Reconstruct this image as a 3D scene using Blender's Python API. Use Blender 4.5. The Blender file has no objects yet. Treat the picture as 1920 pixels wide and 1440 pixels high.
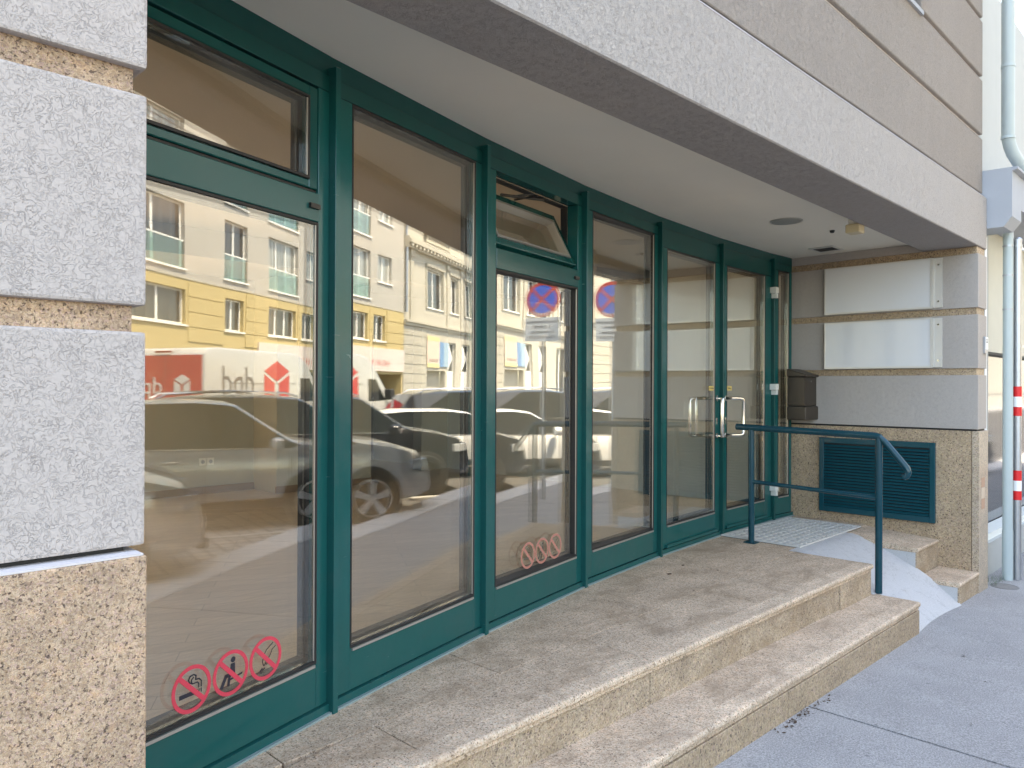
import bpy, bmesh, math, random
from mathutils import Vector, Matrix
random.seed(7)
R = math.radians
sc = bpy.context.scene
col = sc.collection

# ------------------------------------------------------------------ camera
CAM = Vector((0, 0, 1.6)); YAW, PITCH, ROLL, FPX = R(44.631), R(0.198), R(0.235), 1429.85
d_ = Vector((math.cos(YAW), math.sin(YAW), 0)); r_ = Vector((math.sin(YAW), -math.cos(YAW), 0)); u_ = Vector((0, 0, 1))
fw = d_ * math.cos(PITCH) + u_ * math.sin(PITCH); up = -d_ * math.sin(PITCH) + u_ * math.cos(PITCH)
rt = r_ * math.cos(ROLL) + up * math.sin(ROLL); up2 = -r_ * math.sin(ROLL) + up * math.cos(ROLL)
cam = bpy.data.cameras.new('camera'); cam.lens = FPX / 1920 * 36; cam.sensor_width = 36; cam.clip_start = .05; cam.clip_end = 500
camo = bpy.data.objects.new('camera', cam); col.objects.link(camo)
m = Matrix((rt, up2, -fw)).transposed().to_4x4(); m.translation = CAM; camo.matrix_world = m
sc.camera = camo
# ------------------------------------------------------------------ light
SUN_EL, SUN_AZ = R(66), R(-14)           # azimuth from +Y (behind the shopfront), positive towards +X
world = bpy.data.worlds.new('World'); sc.world = world; world.use_nodes = True
nt = world.node_tree; sky = nt.nodes.new('ShaderNodeTexSky'); sky.sky_type = 'NISHITA'; sky.sun_disc = False
sky.sun_elevation = SUN_EL; sky.sun_rotation = SUN_AZ; sky.air_density = 1.0; sky.dust_density = 1.6
bg = nt.nodes['Background']; bg.inputs['Strength'].default_value = .15
nt.links.new(sky.outputs[0], bg.inputs['Color'])
sun = bpy.data.lights.new('sun', 'SUN'); sun.energy = 3.0; sun.angle = R(.53); sun.color = (1, .965, .90)
suno = bpy.data.objects.new('sun', sun); col.objects.link(suno)
sdir = Vector((math.sin(SUN_AZ) * math.cos(SUN_EL), math.cos(SUN_AZ) * math.cos(SUN_EL), math.sin(SUN_EL)))
suno.rotation_euler = sdir.to_track_quat('Z', 'Y').to_euler(); suno.location = (0, 0, 30)
vs = sc.view_settings; vs.view_transform = 'Standard'; vs.look = 'None'; vs.gamma = 1; vs.use_curve_mapping = False; vs.exposure = 2.95
vs.use_white_balance = True; vs.white_balance_temperature = 8000; vs.white_balance_tint = 10
cy = sc.cycles; cy.max_bounces = 10; cy.diffuse_bounces = 5; cy.glossy_bounces = 5; cy.transparent_max_bounces = 24; cy.transmission_bounces = 4
cy.use_denoising = True; cy.denoising_prefilter = 'ACCURATE'; cy.sample_clamp_indirect = 6; cy.caustics_reflective = False; cy.caustics_refractive = False

# ------------------------------------------------------------------ materials
MATS = {}
class NT:
    def __init__(s, name):
        s.m = bpy.data.materials.new(name); s.m.use_nodes = True; s.t = s.m.node_tree; s.b = s.t.nodes['Principled BSDF']
        MATS[name] = s.m
        s.pos = None
    def n(s, ty, **k):
        x = s.t.nodes.new('ShaderNode' + ty)
        for a, v in k.items():
            if hasattr(x, a): setattr(x, a, v)
            else: x.inputs[a].default_value = v
        return x
    def l(s, a, b): s.t.links.new(a, b)
    def P(s, scale=(1, 1, 1), rot=(0, 0, 0), obj=False):
        g = s.n('TexCoord').outputs['Object'] if obj else s.n('NewGeometry').outputs['Position']
        mp = s.n('Mapping'); mp.inputs['Scale'].default_value = scale; mp.inputs['Rotation'].default_value = rot
        s.l(g, mp.inputs[0]); return mp.outputs[0]
    def noise(s, vec, scale, detail=3, rough=.55, dist=0):
        x = s.n('TexNoise'); x.inputs['Scale'].default_value = scale; x.inputs['Detail'].default_value = detail
        x.inputs['Roughness'].default_value = rough; x.inputs['Distortion'].default_value = dist; s.l(vec, x.inputs['Vector']); return x.outputs['Fac']
    def vor(s, vec, scale, out='Color', feature='F1'):
        x = s.n('TexVoronoi'); x.feature = feature; x.inputs['Scale'].default_value = scale; s.l(vec, x.inputs['Vector']); return x.outputs[out]
    def ramp(s, fac, stops, interp='LINEAR'):
        x = s.n('ValToRGB'); x.color_ramp.interpolation = interp; e = x.color_ramp.elements
        while len(e) < len(stops): e.new(.5)
        for q, (p, c) in zip(e, stops): q.position = p; q.color = (*c, 1) if hasattr(c, '__len__') else (c, c, c, 1)
        s.l(fac, x.inputs[0]); return x.outputs[0]
    def mix(s, a, b, fac, mode='MIX'):
        x = s.n('Mix', data_type='RGBA', blend_type=mode)
        for i, v in ((6, a), (7, b), (0, fac)):
            if hasattr(v, 'is_linked'): s.l(v, x.inputs[i])
            else: x.inputs[i].default_value = (*v, 1) if hasattr(v, '__len__') else (v if i == 0 else (v, v, v, 1))
        return x.outputs[2]
    def math(s, op, a, b=0.0, c=None):
        x = s.n('Math', operation=op)
        for i, v in enumerate((a, b) if c is None else (a, b, c)):
            if hasattr(v, 'is_linked'): s.l(v, x.inputs[i])
            else: x.inputs[i].default_value = v
        return x.outputs[0]
    def bump(s, h, dist=.002, strength=1.0, normal_to=None):
        x = s.n('Bump'); x.inputs['Distance'].default_value = dist; x.inputs['Strength'].default_value = strength
        s.l(h, x.inputs['Height']); s.l(x.outputs[0], normal_to or s.b.inputs['Normal']); return x
    def set(s, **k):
        for a, v in k.items():
            i = s.b.inputs[{'color': 'Base Color', 'rough': 'Roughness', 'metal': 'Metallic', 'spec': 'Specular IOR Level', 'coat': 'Coat Weight'}[a]]
            if hasattr(v, 'is_linked'): s.l(v, i)
            else: i.default_value = (*v, 1) if hasattr(v, '__len__') else v
        return s.m

def plain(name, c, rough=.5, metal=0, spec=.5, var=.06, scale=6, bump=0, coat=0):
    t = NT(name); p = t.P()
    f = t.noise(p, scale, 4)
    t.set(color=t.mix(tuple(x * (1 - var) for x in c), tuple(min(1, x * (1 + var)) for x in c), f), rough=rough, metal=metal, spec=spec, coat=coat)
    if bump: t.bump(t.noise(p, scale * 14, 3), bump, .6)
    return t.m

def plaster(name, c, scale=1.0, depth=.004, dark=.62, patch=.1, gw=.02):
    t = NT(name); p = t.P((1, 1, 1), (R(12), R(27), 0)); p2 = t.P()
    a = t.noise(p, 52 * scale, 3.5, .6, 1.6)
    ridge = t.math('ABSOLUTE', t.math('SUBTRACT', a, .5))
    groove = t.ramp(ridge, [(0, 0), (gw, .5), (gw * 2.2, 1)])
    b = t.noise(p2, 150 * scale, 2, .6)
    big = t.noise(p2, 2.1, 4, .6); str_ = t.noise(t.P((3, 3, .35)), 2.5, 4, .6)
    sel = t.noise(p2, 17 * scale, 2)
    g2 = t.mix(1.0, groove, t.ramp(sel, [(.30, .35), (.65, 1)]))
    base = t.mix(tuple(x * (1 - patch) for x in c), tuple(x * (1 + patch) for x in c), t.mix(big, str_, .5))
    cc = t.mix(base, tuple(x * dark for x in c), t.math('SUBTRACT', 1.0, g2))  # crevice dirt and relief shade are both put into the groove colour
    cc = t.mix(cc, t.ramp(b, [(.3, .93), (.7, 1.06)]), 1.0, 'MULTIPLY')
    t.set(color=cc, rough=.92, spec=.15)
    h = t.math('ADD', t.math('MULTIPLY', g2, .7), t.math('MULTIPLY', b, .25))
    t.bump(h, depth, .8); return t.m

def granite(name, cols, cell=190, rough=.7, bump=.0015, stain=None, tone=.14, sp=.5):
    t = NT(name); p = t.P(); v = t.n('TexVoronoi'); v.inputs['Scale'].default_value = cell; v.inputs['Randomness'].default_value = 1
    wob = t.n('TexNoise'); wob.inputs['Scale'].default_value = cell * .6; t.l(p, wob.inputs['Vector'])
    vm = t.n('VectorMath', operation='MULTIPLY_ADD'); t.l(wob.outputs['Color'], vm.inputs[0]); vm.inputs[1].default_value = (.012,) * 3; t.l(p, vm.inputs[2])
    t.l(vm.outputs[0], v.inputs['Vector'])
    sx = t.n('SeparateColor'); t.l(v.outputs['Color'], sx.inputs[0])
    cc = t.ramp(sx.outputs[0], cols, 'CONSTANT')
    fine = t.noise(p, cell * 1.9, 2); big = t.noise(p, 5, 4, .6)
    cc = t.mix(cc, t.ramp(fine, [(.3, .8), (.7, 1.2)]), .8, 'MULTIPLY')
    cc = t.mix(cc, t.ramp(big, [(.3, 1 - tone), (.7, 1 + tone)]), 1.0, 'MULTIPLY')
    cc = t.mix(cc, t.ramp(t.noise(p, 38, 4, .65), [(.3, (.82, .80, .80)), (.5, (1, 1, 1)), (.7, (1.16, 1.08, 1.02))]), 1.0, 'MULTIPLY')
    speck = t.ramp(t.noise(p, cell * .5, 4, .7), [(.34, .3), (.42, 1)])
    cc = t.mix(cc, speck, sp, 'MULTIPLY')
    if stain:
        st = t.ramp(t.noise(t.P((1, 1.7, 1)), 2.6, 5, .7, .5), [(.45, 0), (.7, 1)])
        cc = t.mix(cc, stain, t.math('MULTIPLY', st, .65))
    t.set(color=cc, rough=rough, spec=.35)
    t.bump(t.mix(fine, speck, .5), bump, .8); return t.m

def teal(name, c=(.004, .088, .092), wear=False):
    t = NT(name); p = t.P()
    f = t.noise(p, 9, 4)
    cc = t.mix(tuple(x * .92 for x in c), tuple(x * 1.08 for x in c), f)
    if wear:
        w = t.ramp(t.noise(t.P((.6, .6, 1.2)), 26, 3, .6), [(.735, 0), (.745, 1)])
        scr = t.ramp(t.noise(t.P((1.5, 1.5, 30), (0, R(20), 0)), 6, 2, .6), [(.76, 0), (.77, 1)])
        dirt = t.ramp(t.noise(p, 3.2, 5, .7), [(.5, 0), (.8, 1)])
        cc = t.mix(cc, (.07, .20, .19), t.math('MULTIPLY', w, .8)); cc = t.mix(cc, (.14, .24, .24), t.math('MULTIPLY', scr, .5))
        cc = t.mix(cc, (.05, .10, .10), t.math('MULTIPLY', dirt, .35))
    t.set(color=cc, rough=t.ramp(f, [(.3, .13), (.7, .22)]), spec=.38)
    return t.m

def glass(name, tint=(.97, .98, .97), wav=.0, k=2.0):
    t = NT(name); t.t.nodes.remove(t.b); out = t.t.nodes['Material Output']
    lw = t.n('LayerWeight'); lw.inputs['Blend'].default_value = .5
    f5 = t.math('POWER', lw.outputs['Facing'], 4.2); F = t.math('MULTIPLY_ADD', f5, .95, .043)
    Rr = t.math('DIVIDE', t.math('MULTIPLY', F, k), t.math('MULTIPLY_ADD', F, k - 1, 1.0))
    tr = t.n('BsdfTransparent'); tr.inputs[0].default_value = (*tint, 1)
    gl = t.n('BsdfGlossy'); gl.inputs['Roughness'].default_value = 0; gl.inputs['Color'].default_value = (1, .985, .93, 1)
    mx = t.n('MixShader'); t.l(Rr, mx.inputs[0]); t.l(tr.outputs[0], mx.inputs[1]); t.l(gl.outputs[0], mx.inputs[2]); t.l(mx.outputs[0], out.inputs[0])
    if wav:
        bm_ = t.bump(t.noise(t.P((1, 1, 1)), 1.4, 1, .4), wav, 1.0, gl.inputs['Normal'])
    return t.m

GY = [(0, (.45, .35, .235)), (.22, (.52, .425, .30)), (.45, (.40, .31, .22)), (.58, (.56, .455, .335)), (.74, (.36, .28, .21)), (.84, (.50, .38, .31)), (.955, (.17, .13, .10))]
GT = [(0, (.59, .475, .36)), (.25, (.48, .36, .255)), (.45, (.65, .54, .41)), (.62, (.52, .39, .275)), (.8, (.61, .465, .35)), (.92, (.20, .145, .10))]
granite('granite_rough', [(p, (c[0] * .98, c[1] * .89, c[2] * .86)) for p, c in GY], 260, .85, .006, tone=.16, sp=.95)
granite('granite_panel', [(p, (c[0] * .84, c[1] * .80, c[2] * .74)) for p, c in GY], 130, .5, .0012, tone=.12, sp=.85)
granite('granite_polished', [(p, (c[0] * .95, c[1] * .97, c[2] * 1.0)) for p, c in GY], 170, .32, .0004, tone=.12)
granite('granite_tread', GT, 200, .7, .0016, stain=(.24, .165, .10), tone=.14, sp=.95)
granite('granite_nosing', [(p, tuple(min(.7, x * 1.12) for x in c)) for p, c in GT], 200, .8, .0016, stain=(.28, .20, .14), tone=.12, sp=.8)
granite('granite_riser', [(p, tuple(x * .93 for x in c)) for p, c in GY], 180, .85, .005, stain=(.26, .17, .09), tone=.2, sp=.95)
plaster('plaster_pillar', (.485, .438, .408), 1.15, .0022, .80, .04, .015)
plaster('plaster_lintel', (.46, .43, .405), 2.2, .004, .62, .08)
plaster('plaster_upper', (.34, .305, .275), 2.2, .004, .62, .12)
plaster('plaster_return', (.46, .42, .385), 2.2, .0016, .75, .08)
plaster('plaster_lintel_shade', (.36, .34, .33), 1.7, .002, .7, .08)
plain('ledge_paint', (.60, .57, .56), .8, bump=.001, var=.1, scale=9)
plain('ceiling_paint', (.76, .72, .63), .85, var=.04, scale=3, bump=.0006)
teal('teal', (.005, .070, .066)); teal('teal_worn', (.005, .086, .083), wear=True); teal('teal_rail', (.004, .050, .070), wear=True)
teal('teal_vent', (.003, .060, .078))
plain('sealant', (.22, .30, .30), .6)
plain('gasket', (.012, .012, .013), .6)
plain('bead_metal', (.45, .43, .40), .35, metal=.6)
plain('alu', (.62, .62, .60), .35, metal=.8)
plain('steel', (.78, .77, .73), .16, metal=1)
plain('hinge_paint', (.72, .72, .68), .35)
plain('sign_white', (.70, .715, .73), .25, var=.02, coat=.3)
plain('sign_trim', (.66, .65, .62), .35, metal=.35)
plain('mailbox', (.055, .043, .032), .42, metal=.3)
plain('black_plastic', (.01, .01, .01), .4)
plain('beige_plastic', (.55, .47, .30), .5)
plain('sticker_red', (.62, .05, .085), .45, var=.03)
plain('sticker_red_faded', (.46, .19, .15), .5, var=.03)
plain('sticker_black', (.018, .018, .03), .45)
plain('sticker_black_faded', (.09, .08, .06), .5)
plain('tag_yellow', (.62, .48, .16), .4)
glass('glass', wav=.0014, k=3.3)
glass('glass_hopper', k=1.6); glass('glass_balcony', (.72, .86, .82), k=2)

def asphalt(name, c, sc_=230, bump=.0015, stain=(.12, .125, .135)):
    t = NT(name); p = t.P(); a = t.noise(p, sc_, 2, .7); b = t.noise(p, 3, 5, .65); e = t.vor(p, sc_ * 1.1, 'Distance')
    cc = t.mix(tuple(x * .62 for x in c), tuple(min(1, x * 1.36) for x in c), t.ramp(a, [(.3, 0), (.7, 1)]))
    cc = t.mix(cc, t.ramp(b, [(.3, .9), (.7, 1.08)]), 1.0, 'MULTIPLY')
    spot = t.ramp(t.noise(p, 13, 3, .6), [(.715, 0), (.73, 1)]); cc = t.mix(cc, stain, t.math('MULTIPLY', spot, .6))
    t.set(color=cc, rough=.9, spec=.2); t.bump(t.mix(a, e, .5), bump, .8); return t.m
asphalt('pavement', (.325, .32, .315), 130, .004)
asphalt('road', (.085, .083, .080), 150)
plain('kerbstone', (.60, .585, .56), .8, var=.15, scale=20, bump=.002)
plain('sett', (.42, .385, .34), .8, var=.25, scale=9, bump=.003)
plain('road_line', (.60, .58, .53), .7, var=.15, scale=20)
def ramp_paint():
    t = NT('ramp_paint'); p = t.P(); a = t.noise(p, 150, 2, .7); b = t.noise(p, 6, 5, .7)
    w = t.ramp(t.noise(t.P((1, 2.2, 1)), 5, 6, .72), [(.62, 0), (.68, 1)])
    cc = t.mix((.46, .46, .46), (.54, .54, .54), b); cc = t.mix(cc, (.30, .25, .19), t.math('MULTIPLY', w, .3))
    ck = t.ramp(t.math('ABSOLUTE', t.math('SUBTRACT', t.noise(p, 3.2, 5, .65, .4), .5)), [(0, 1), (.004, .6), (.009, 0)])
    cc = t.mix(cc, (.16, .15, .14), t.math('MULTIPLY', ck, .3)); cc = t.mix(cc, t.ramp(a, [(.3, .88), (.7, 1.1)]), 1.0, 'MULTIPLY')
    t.set(color=cc, rough=.75, spec=.3); t.bump(t.math('ADD', t.math('MULTIPLY', a, .6), b), .006, .8)
ramp_paint()
plain('grating', (.62, .61, .58), .5, metal=.1, var=.1, scale=40)
plain('grating_dark', (.10, .098, .09), .8)
# interior
def laminate():
    t = NT('laminate'); p = t.P((1, 1, 1), (0, 0, R(31)))
    br = t.n('TexBrick'); br.inputs['Scale'].default_value = 1; br.inputs['Mortar Size'].default_value = .002; br.inputs['Brick Width'].default_value = 1.2; br.inputs['Row Height'].default_value = .13
    br.inputs['Color1'].default_value = (.74, .60, .44, 1); br.inputs['Color2'].default_value = (.66, .53, .385, 1); br.inputs['Mortar'].default_value = (.44, .35, .25, 1)
    t.l(p, br.inputs['Vector']); g = t.noise(t.P((1.5, 22, 1), (0, 0, R(31))), 2.2, 5, .7)
    t.set(color=t.mix(br.outputs[0], t.ramp(g, [(.3, .85), (.7, 1.12)]), 1.0, 'MULTIPLY'), rough=.35)
laminate()
plain('room_wall', (.50, .475, .385), .8, var=.03, scale=2)
plain('room_shade', (.10, .10, .12), .8)  # near-black tone that puts the shade of corridor and rib gaps into colour
plain('room_ceiling', (.47, .41, .34), .85, var=.05, scale=1.5)
plain('wood_trim', (.30, .20, .12), .5)
plain('radiator', (.88, .85, .76), .4)
plain('socket', (.78, .75, .66), .4)
plain('lamp_grey', (.42, .42, .41), .35, metal=.5)
# street
plain('facade_grey', (.41, .395, .36), .85, var=.05, scale=.6)
plain('facade_yellow', (.48, .385, .19), .85, var=.05, scale=.8)
plain('facade_cream', (.45, .425, .36), .85, var=.09, scale=.8)
plain('cornice', (.42, .395, .33), .8, var=.1)
plain('window_frame', (.78, .78, .75), .4, var=.02)
def pane_far(name, c1, c2):
    t = NT(name); p = t.P((9, 9, .3)); t.set(color=t.ramp(t.noise(p, 1, 3), [(.4, c1), (.6, c2)]), rough=.06, spec=.8); return t.m
pane_far('pane_dark', (.02, .024, .03), (.05, .055, .06)); pane_far('pane_curtain', (.10, .12, .12), (.42, .43, .40))
plain('rail_glass', (.32, .40, .38), .12)
plain('neighbour_wall', (.44, .465, .455), .8, var=.04)
plain('neighbour_cornice', (.38, .405, .44), .85, var=.05, bump=.001)
plain('pipe_paint', (.43, .50, .50), .35, var=.04)
plain('neighbour_trim', (.80, .84, .80), .6)
plain('shop_panel', (.50, .50, .43), .6)
plain('galvanised', (.45, .47, .50), .38, metal=.85, var=.12, scale=30)
plain('red_band', (.72, .015, .02), .4, var=.03); plain('white_band', (.85, .86, .86), .4, var=.02)
plain('sign_blue', (.02, .10, .62), .35, var=.03); plain('sign_red', (.60, .05, .03), .35, var=.05); plain('sign_plate', (.62, .65, .68), .4, var=.03); plain('sign_text', (.02, .025, .04), .5)
plain('tape_ghost_red', (.46, .28, .19), .5, var=.12, scale=60); plain('tape_ghost_white', (.60, .50, .39), .5, var=.1, scale=60)
plain('weed', (.06, .12, .03), .7, var=.3)
plain('valve_iron', (.20, .19, .18), .8, var=.3, scale=40, bump=.002); plain('leaf_dry', (.07, .045, .03), .8)
def paint(name, c, metal=.4):
    return plain(name, c, .22, metal=metal, spec=.6, var=.02, coat=.8)
paint('paint_silver', (.52, .51, .49)); paint('paint_dark', (.022, .024, .03)); paint('paint_white', (.74, .74, .72), 0); paint('paint_grey', (.17, .18, .19)); paint('paint_van', (.50, .50, .49), 0)
plain('van_red', (.56, .03, .035), .4, var=.03); plain('logo_dark', (.16, .14, .13), .5); plain('logo_white', (.72, .70, .68), .5)
plain('tyre', (.012, .012, .012), .8); plain('rim', (.6, .6, .6), .3, metal=.9); plain('rim_dark', (.05, .05, .055), .3, metal=.8)
plain('car_glass', (.012, .015, .016), .03, spec=.7, coat=.6); plain('lamp_clear', (.55, .57, .58), .08, metal=.3); plain('lamp_red', (.30, .01, .01), .1); plain('chrome', (.75, .75, .75), .1, metal=1); plain('cladding', (.02, .02, .021), .6)
plain('poster_yellow', (.62, .56, .30), .6); plain('poster_pink', (.64, .50, .42), .6); plain('poster_blue', (.14, .27, .45), .6); plain('poster_light', (.30, .42, .52), .6); plain('fascia', (.64, .57, .52), .6); plain('fascia_red', (.50, .10, .09), .6)
plain('roof_tile', (.30, .13, .08), .8); plain('cable', (.01, .01, .01), .5); plain('garage_dark', (.05, .045, .035), .9)

# ------------------------------------------------------------------ mesh helpers
def tag(o, label=None, cat=None, group=None, kind=None):
    for k, v in (('label', label), ('category', cat), ('group', group), ('kind', kind)):
        if v: o[k] = v
    return o
def empty(name, loc=(0, 0, 0), rz=0, parent=None):
    o = bpy.data.objects.new(name, None); col.objects.link(o); o.location = loc; o.rotation_euler.z = rz; o.empty_display_size = .1
    if parent: o.parent = parent
    return o
def thing(name, label, cat, loc=(0, 0, 0), rz=0, group=None): return tag(empty(name, loc, rz), label, cat, group)
class MB:
    """collects solids; build() links them as one mesh object (world coordinates unless a frame matrix is given)"""
    def __init__(s, M=None): s.v = []; s.f = []; s.M = M
    def add(s, vs, fs):
        o = len(s.v); s.v += [tuple(s.M @ Vector(v)) if s.M else tuple(v) for v in vs]; s.f += [tuple(i + o for i in f) for f in fs]; return s
    def box(s, x0, x1, y0, y1, z0, z1):
        return s.add([(x, y, z) for x in (x0, x1) for y in (y0, y1) for z in (z0, z1)], [(0, 1, 3, 2), (4, 6, 7, 5), (0, 4, 5, 1), (2, 3, 7, 6), (0, 2, 6, 4), (1, 5, 7, 3)])
    def prism(s, poly, axis, a0, a1):
        """extrude 2-D polygon along axis (0,1,2); poly gives the two remaining coords in order"""
        def p3(p, a): q = list(p); q.insert(axis, a); return tuple(q)
        n = len(poly)
        return s.add([p3(p, a0) for p in poly] + [p3(p, a1) for p in poly], [tuple(range(n))[::-1], tuple(range(n, 2 * n))] + [(i, (i + 1) % n, n + (i + 1) % n, n + i) for i in range(n)])
    def tube(s, pts, r, n=12, caps=True):
        pts = [Vector(p) for p in pts]; rings = []; vs = []; prev = None
        for i, p in enumerate(pts):
            t = (pts[min(i + 1, len(pts) - 1)] - pts[max(i - 1, 0)]).normalized()
            if prev is None: a = t.orthogonal().normalized()
            else: a = (prev - t * prev.dot(t)).normalized()
            b = t.cross(a); prev = a; rr = r[i] if hasattr(r, '__len__') else r
            vs += [p + (a * math.cos(2 * math.pi * k / n) + b * math.sin(2 * math.pi * k / n)) * rr for k in range(n)]
        fs = [(i * n + k, i * n + (k + 1) % n, (i + 1) * n + (k + 1) % n, (i + 1) * n + k) for i in range(len(pts) - 1) for k in range(n)]
        if caps: fs += [tuple(range(n))[::-1], tuple(range((len(pts) - 1) * n, len(pts) * n))]
        return s.add(vs, fs)
    def lathe(s, prof, n=32, axis='Z', loc=(0, 0, 0)):
        vs = []; L = Vector(loc)
        for (r, h) in prof:
            for k in range(n):
                a = 2 * math.pi * k / n; c, q = r * math.cos(a), r * math.sin(a)
                vs.append(L + Vector({'Z': (c, q, h), 'Y': (c, h, q), 'X': (h, c, q)}[axis]))
        fs = [(i * n + k, i * n + (k + 1) % n, (i + 1) * n + (k + 1) % n, (i + 1) * n + k) for i in range(len(prof) - 1) for k in range(n)]
        fs += [tuple(range(n))[::-1], tuple(range((len(prof) - 1) * n, len(prof) * n))]
        return s.add(vs, fs)
    def build(s, name, mat, parent=None, smooth=False, bevel=0, seg=1):
        me = bpy.data.meshes.new(name); me.from_pydata(s.v, [], s.f)
        bm = bmesh.new(); bm.from_mesh(me); bmesh.ops.recalc_face_normals(bm, faces=bm.faces)
        if bevel: bmesh.ops.bevel(bm, geom=[e for e in bm.edges if len(e.link_faces) == 2 and e.calc_face_angle(0) > .5], offset=bevel, segments=seg, affect='EDGES', profile=.6)
        bm.to_mesh(me); bm.free()
        if isinstance(mat, (list, tuple)):
            for q in mat: me.materials.append(MATS[q])
        else: me.materials.append(MATS[mat])
        if smooth:
            me.polygons.foreach_set('use_smooth', [True] * len(me.polygons))
            try: me.set_sharp_from_angle(angle=R(40))
            except Exception: pass
        o = bpy.data.objects.new(name, me); col.objects.link(o)
        if parent is not None:
            o.parent = parent; o.matrix_parent_inverse = world_of(parent).inverted() if not s.M or True else Matrix()
        return o
def world_of(o):
    M = Matrix.Translation(o.location) @ o.rotation_euler.to_matrix().to_4x4()
    return world_of(o.parent) @ o.matrix_parent_inverse @ M if o.parent else M
def subs(name, parent, loc=None):
    """an Empty that is a part of a thing and groups its sub-parts (identity world frame)"""
    o = bpy.data.objects.new(name, None); col.objects.link(o); o.parent = parent; o.matrix_parent_inverse = world_of(parent).inverted(); o.empty_display_size = .1
    if loc: o.location = loc
    return o
def text_geo(body, size, extrude=.001, align='CENTER', space=1.0, shear=0):
    cu = bpy.data.curves.new('t', 'FONT'); cu.body = body; cu.size = size; cu.extrude = extrude; cu.align_x = align; cu.align_y = 'CENTER'; cu.space_character = space; cu.resolution_u = 3; cu.shear = shear
    ob = bpy.data.objects.new('t', cu); col.objects.link(ob); bpy.context.view_layer.update()
    me = ob.evaluated_get(bpy.context.evaluated_depsgraph_get()).to_mesh()
    v = [tuple(x.co) for x in me.vertices]; f = [tuple(p.vertices) for p in me.polygons]
    ob.to_mesh_clear(); bpy.data.objects.remove(ob); bpy.data.curves.remove(cu); return v, f
def text_obj(name, body, size, M, mat, parent, extrude=.001, **k):
    v, f = text_geo(body, size, extrude, **k); mb = MB(M); mb.add(v, f); return mb.build(name, mat, parent)
def frame_m(o, ex, ez, loc=None):
    ex = Vector(ex).normalized(); ez = Vector(ez).normalized(); ey = ez.cross(ex)
    M = Matrix((ex, ey, ez)).transposed().to_4x4(); M.translation = Vector(o); return M
def copy_tree(o, parent=None):
    c = o.copy(); col.objects.link(c)
    if parent: c.parent = parent
    for ch in o.children: copy_tree(ch, c)
    return c

# ------------------------------------------------------------------ setting: ground
YF, XR = 1.68, 7.166
def zg(x): return -.085 * min(1, max(0, (x - 2.4) / 5.0))
def sheet(name, xs, y0, y1, dz, mat, parent=None, thick=.12, kind=True):
    mb = MB(); vs = []; fs = []
    for x in xs:
        for y, z in ((y0, zg(x) + dz), (y1, zg(x) + dz), (y1, zg(x) + dz - thick), (y0, zg(x) + dz - thick)): vs.append((x, y, z))
    for i in range(len(xs) - 1):
        for k in range(4): fs.append((i * 4 + k, i * 4 + (k + 1) % 4, i * 4 + 4 + (k + 1) % 4, i * 4 + 4 + k))
    fs += [(0, 3, 2, 1), tuple(4 * (len(xs) - 1) + k for k in range(4))]
    o = mb.add(vs, fs).build(name, mat, parent)
    if kind and not parent: o['kind'] = 'structure'
    return o
g = MB().box(-300, 300, -300, 300, -1.2, -.6).build('ground', 'road'); g['kind'] = 'structure'
sheet('road', [-60, 2.4, 7.4, 120], -11.2, -.42, -.12, 'road', thick=.4)
pv = sheet('pavement', [-60, 2.4, 7.4, 120], .02, 12, -.03, 'pavement', thick=.3)
# asphalt fields with an open seam between them
for a, b in (([-8, -1, 1.5, 2.4, 3.83], 0), ([3.848, 4.6, 5.5, 6.5, 7.4, 8.1, 9.5], 0), ([9.512, 12, 16, 22], 0)):
    sheet('asphalt_panel', a, .02, 1.72 if a[0] < 7.3 and a[-1] < 9 else 1.72, 0, 'pavement', pv, .029)
kb = sheet('kerb', [-60, 2.4, 7.4, 120], -.41, .005, -.05, 'kerbstone', thick=.35)
x = -6.0
while x < 26:
    w = random.uniform(.85, 1.15); xs = [x, x + w - .012]
    sheet('kerbstone', xs, -.42 + random.uniform(-.004, .004), .012, random.uniform(0, .004), 'kerbstone', kb, .16); x += w
fp = sheet('far_pavement', [-60, 2.4, 7.4, 120], -13.2, -11.2, 0, 'pavement', thick=.3)
# stone setts of the parking bay beside the kerb (laid on the diagonal)
rd = bpy.data.objects['road']; sett_me = None; n = 0
for i in range(-26, 26):
    for j in range(-26, 26):
        a, b = i * .185, j * .185; cx, cy_ = 7.0 + (a - b) * .7071, -1.35 + (a + b) * .7071
        if not (4.3 < cx < 9.4 and -2.05 < cy_ < -.56): continue
        if sett_me is None:
            o = MB().box(-.081, .081, -.081, .081, -.03, .012).build('sett', 'sett', None, bevel=.012); sett_me = o.data
        else: o = bpy.data.objects.new('sett', sett_me); col.objects.link(o)
        o.parent = rd; o.matrix_parent_inverse = Matrix(); o.location = (cx, cy_, zg(cx) - .12 + random.uniform(-.004, .006)); o.rotation_euler = (random.uniform(-.03, .03), random.uniform(-.03, .03), R(45 + random.uniform(-3, 3))); n += 1
ln = MB()
for k in (-1, 0, 1, 2, 3):
    x0 = 6.9 + 3.1 * k; ln = MB()
    h = Vector((.643, .766, 0)); q = Vector((.766, -.643, 0)) * .04; a = Vector((x0 + .75, -.5, 0)); b = a - h * 4.6
    ln.add([(p.x, p.y, zg(p.x) - .1) for p in (a + q, a - q, b - q, b + q)] + [(p.x, p.y, zg(p.x) - .118) for p in (a + q, a - q, b - q, b + q)], [(0, 1, 2, 3), (4, 7, 6, 5), (0, 4, 5, 1), (1, 5, 6, 2), (2, 6, 7, 3), (3, 7, 4, 0)])
    ln.build('bay_line', 'road_line', rd)
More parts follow.
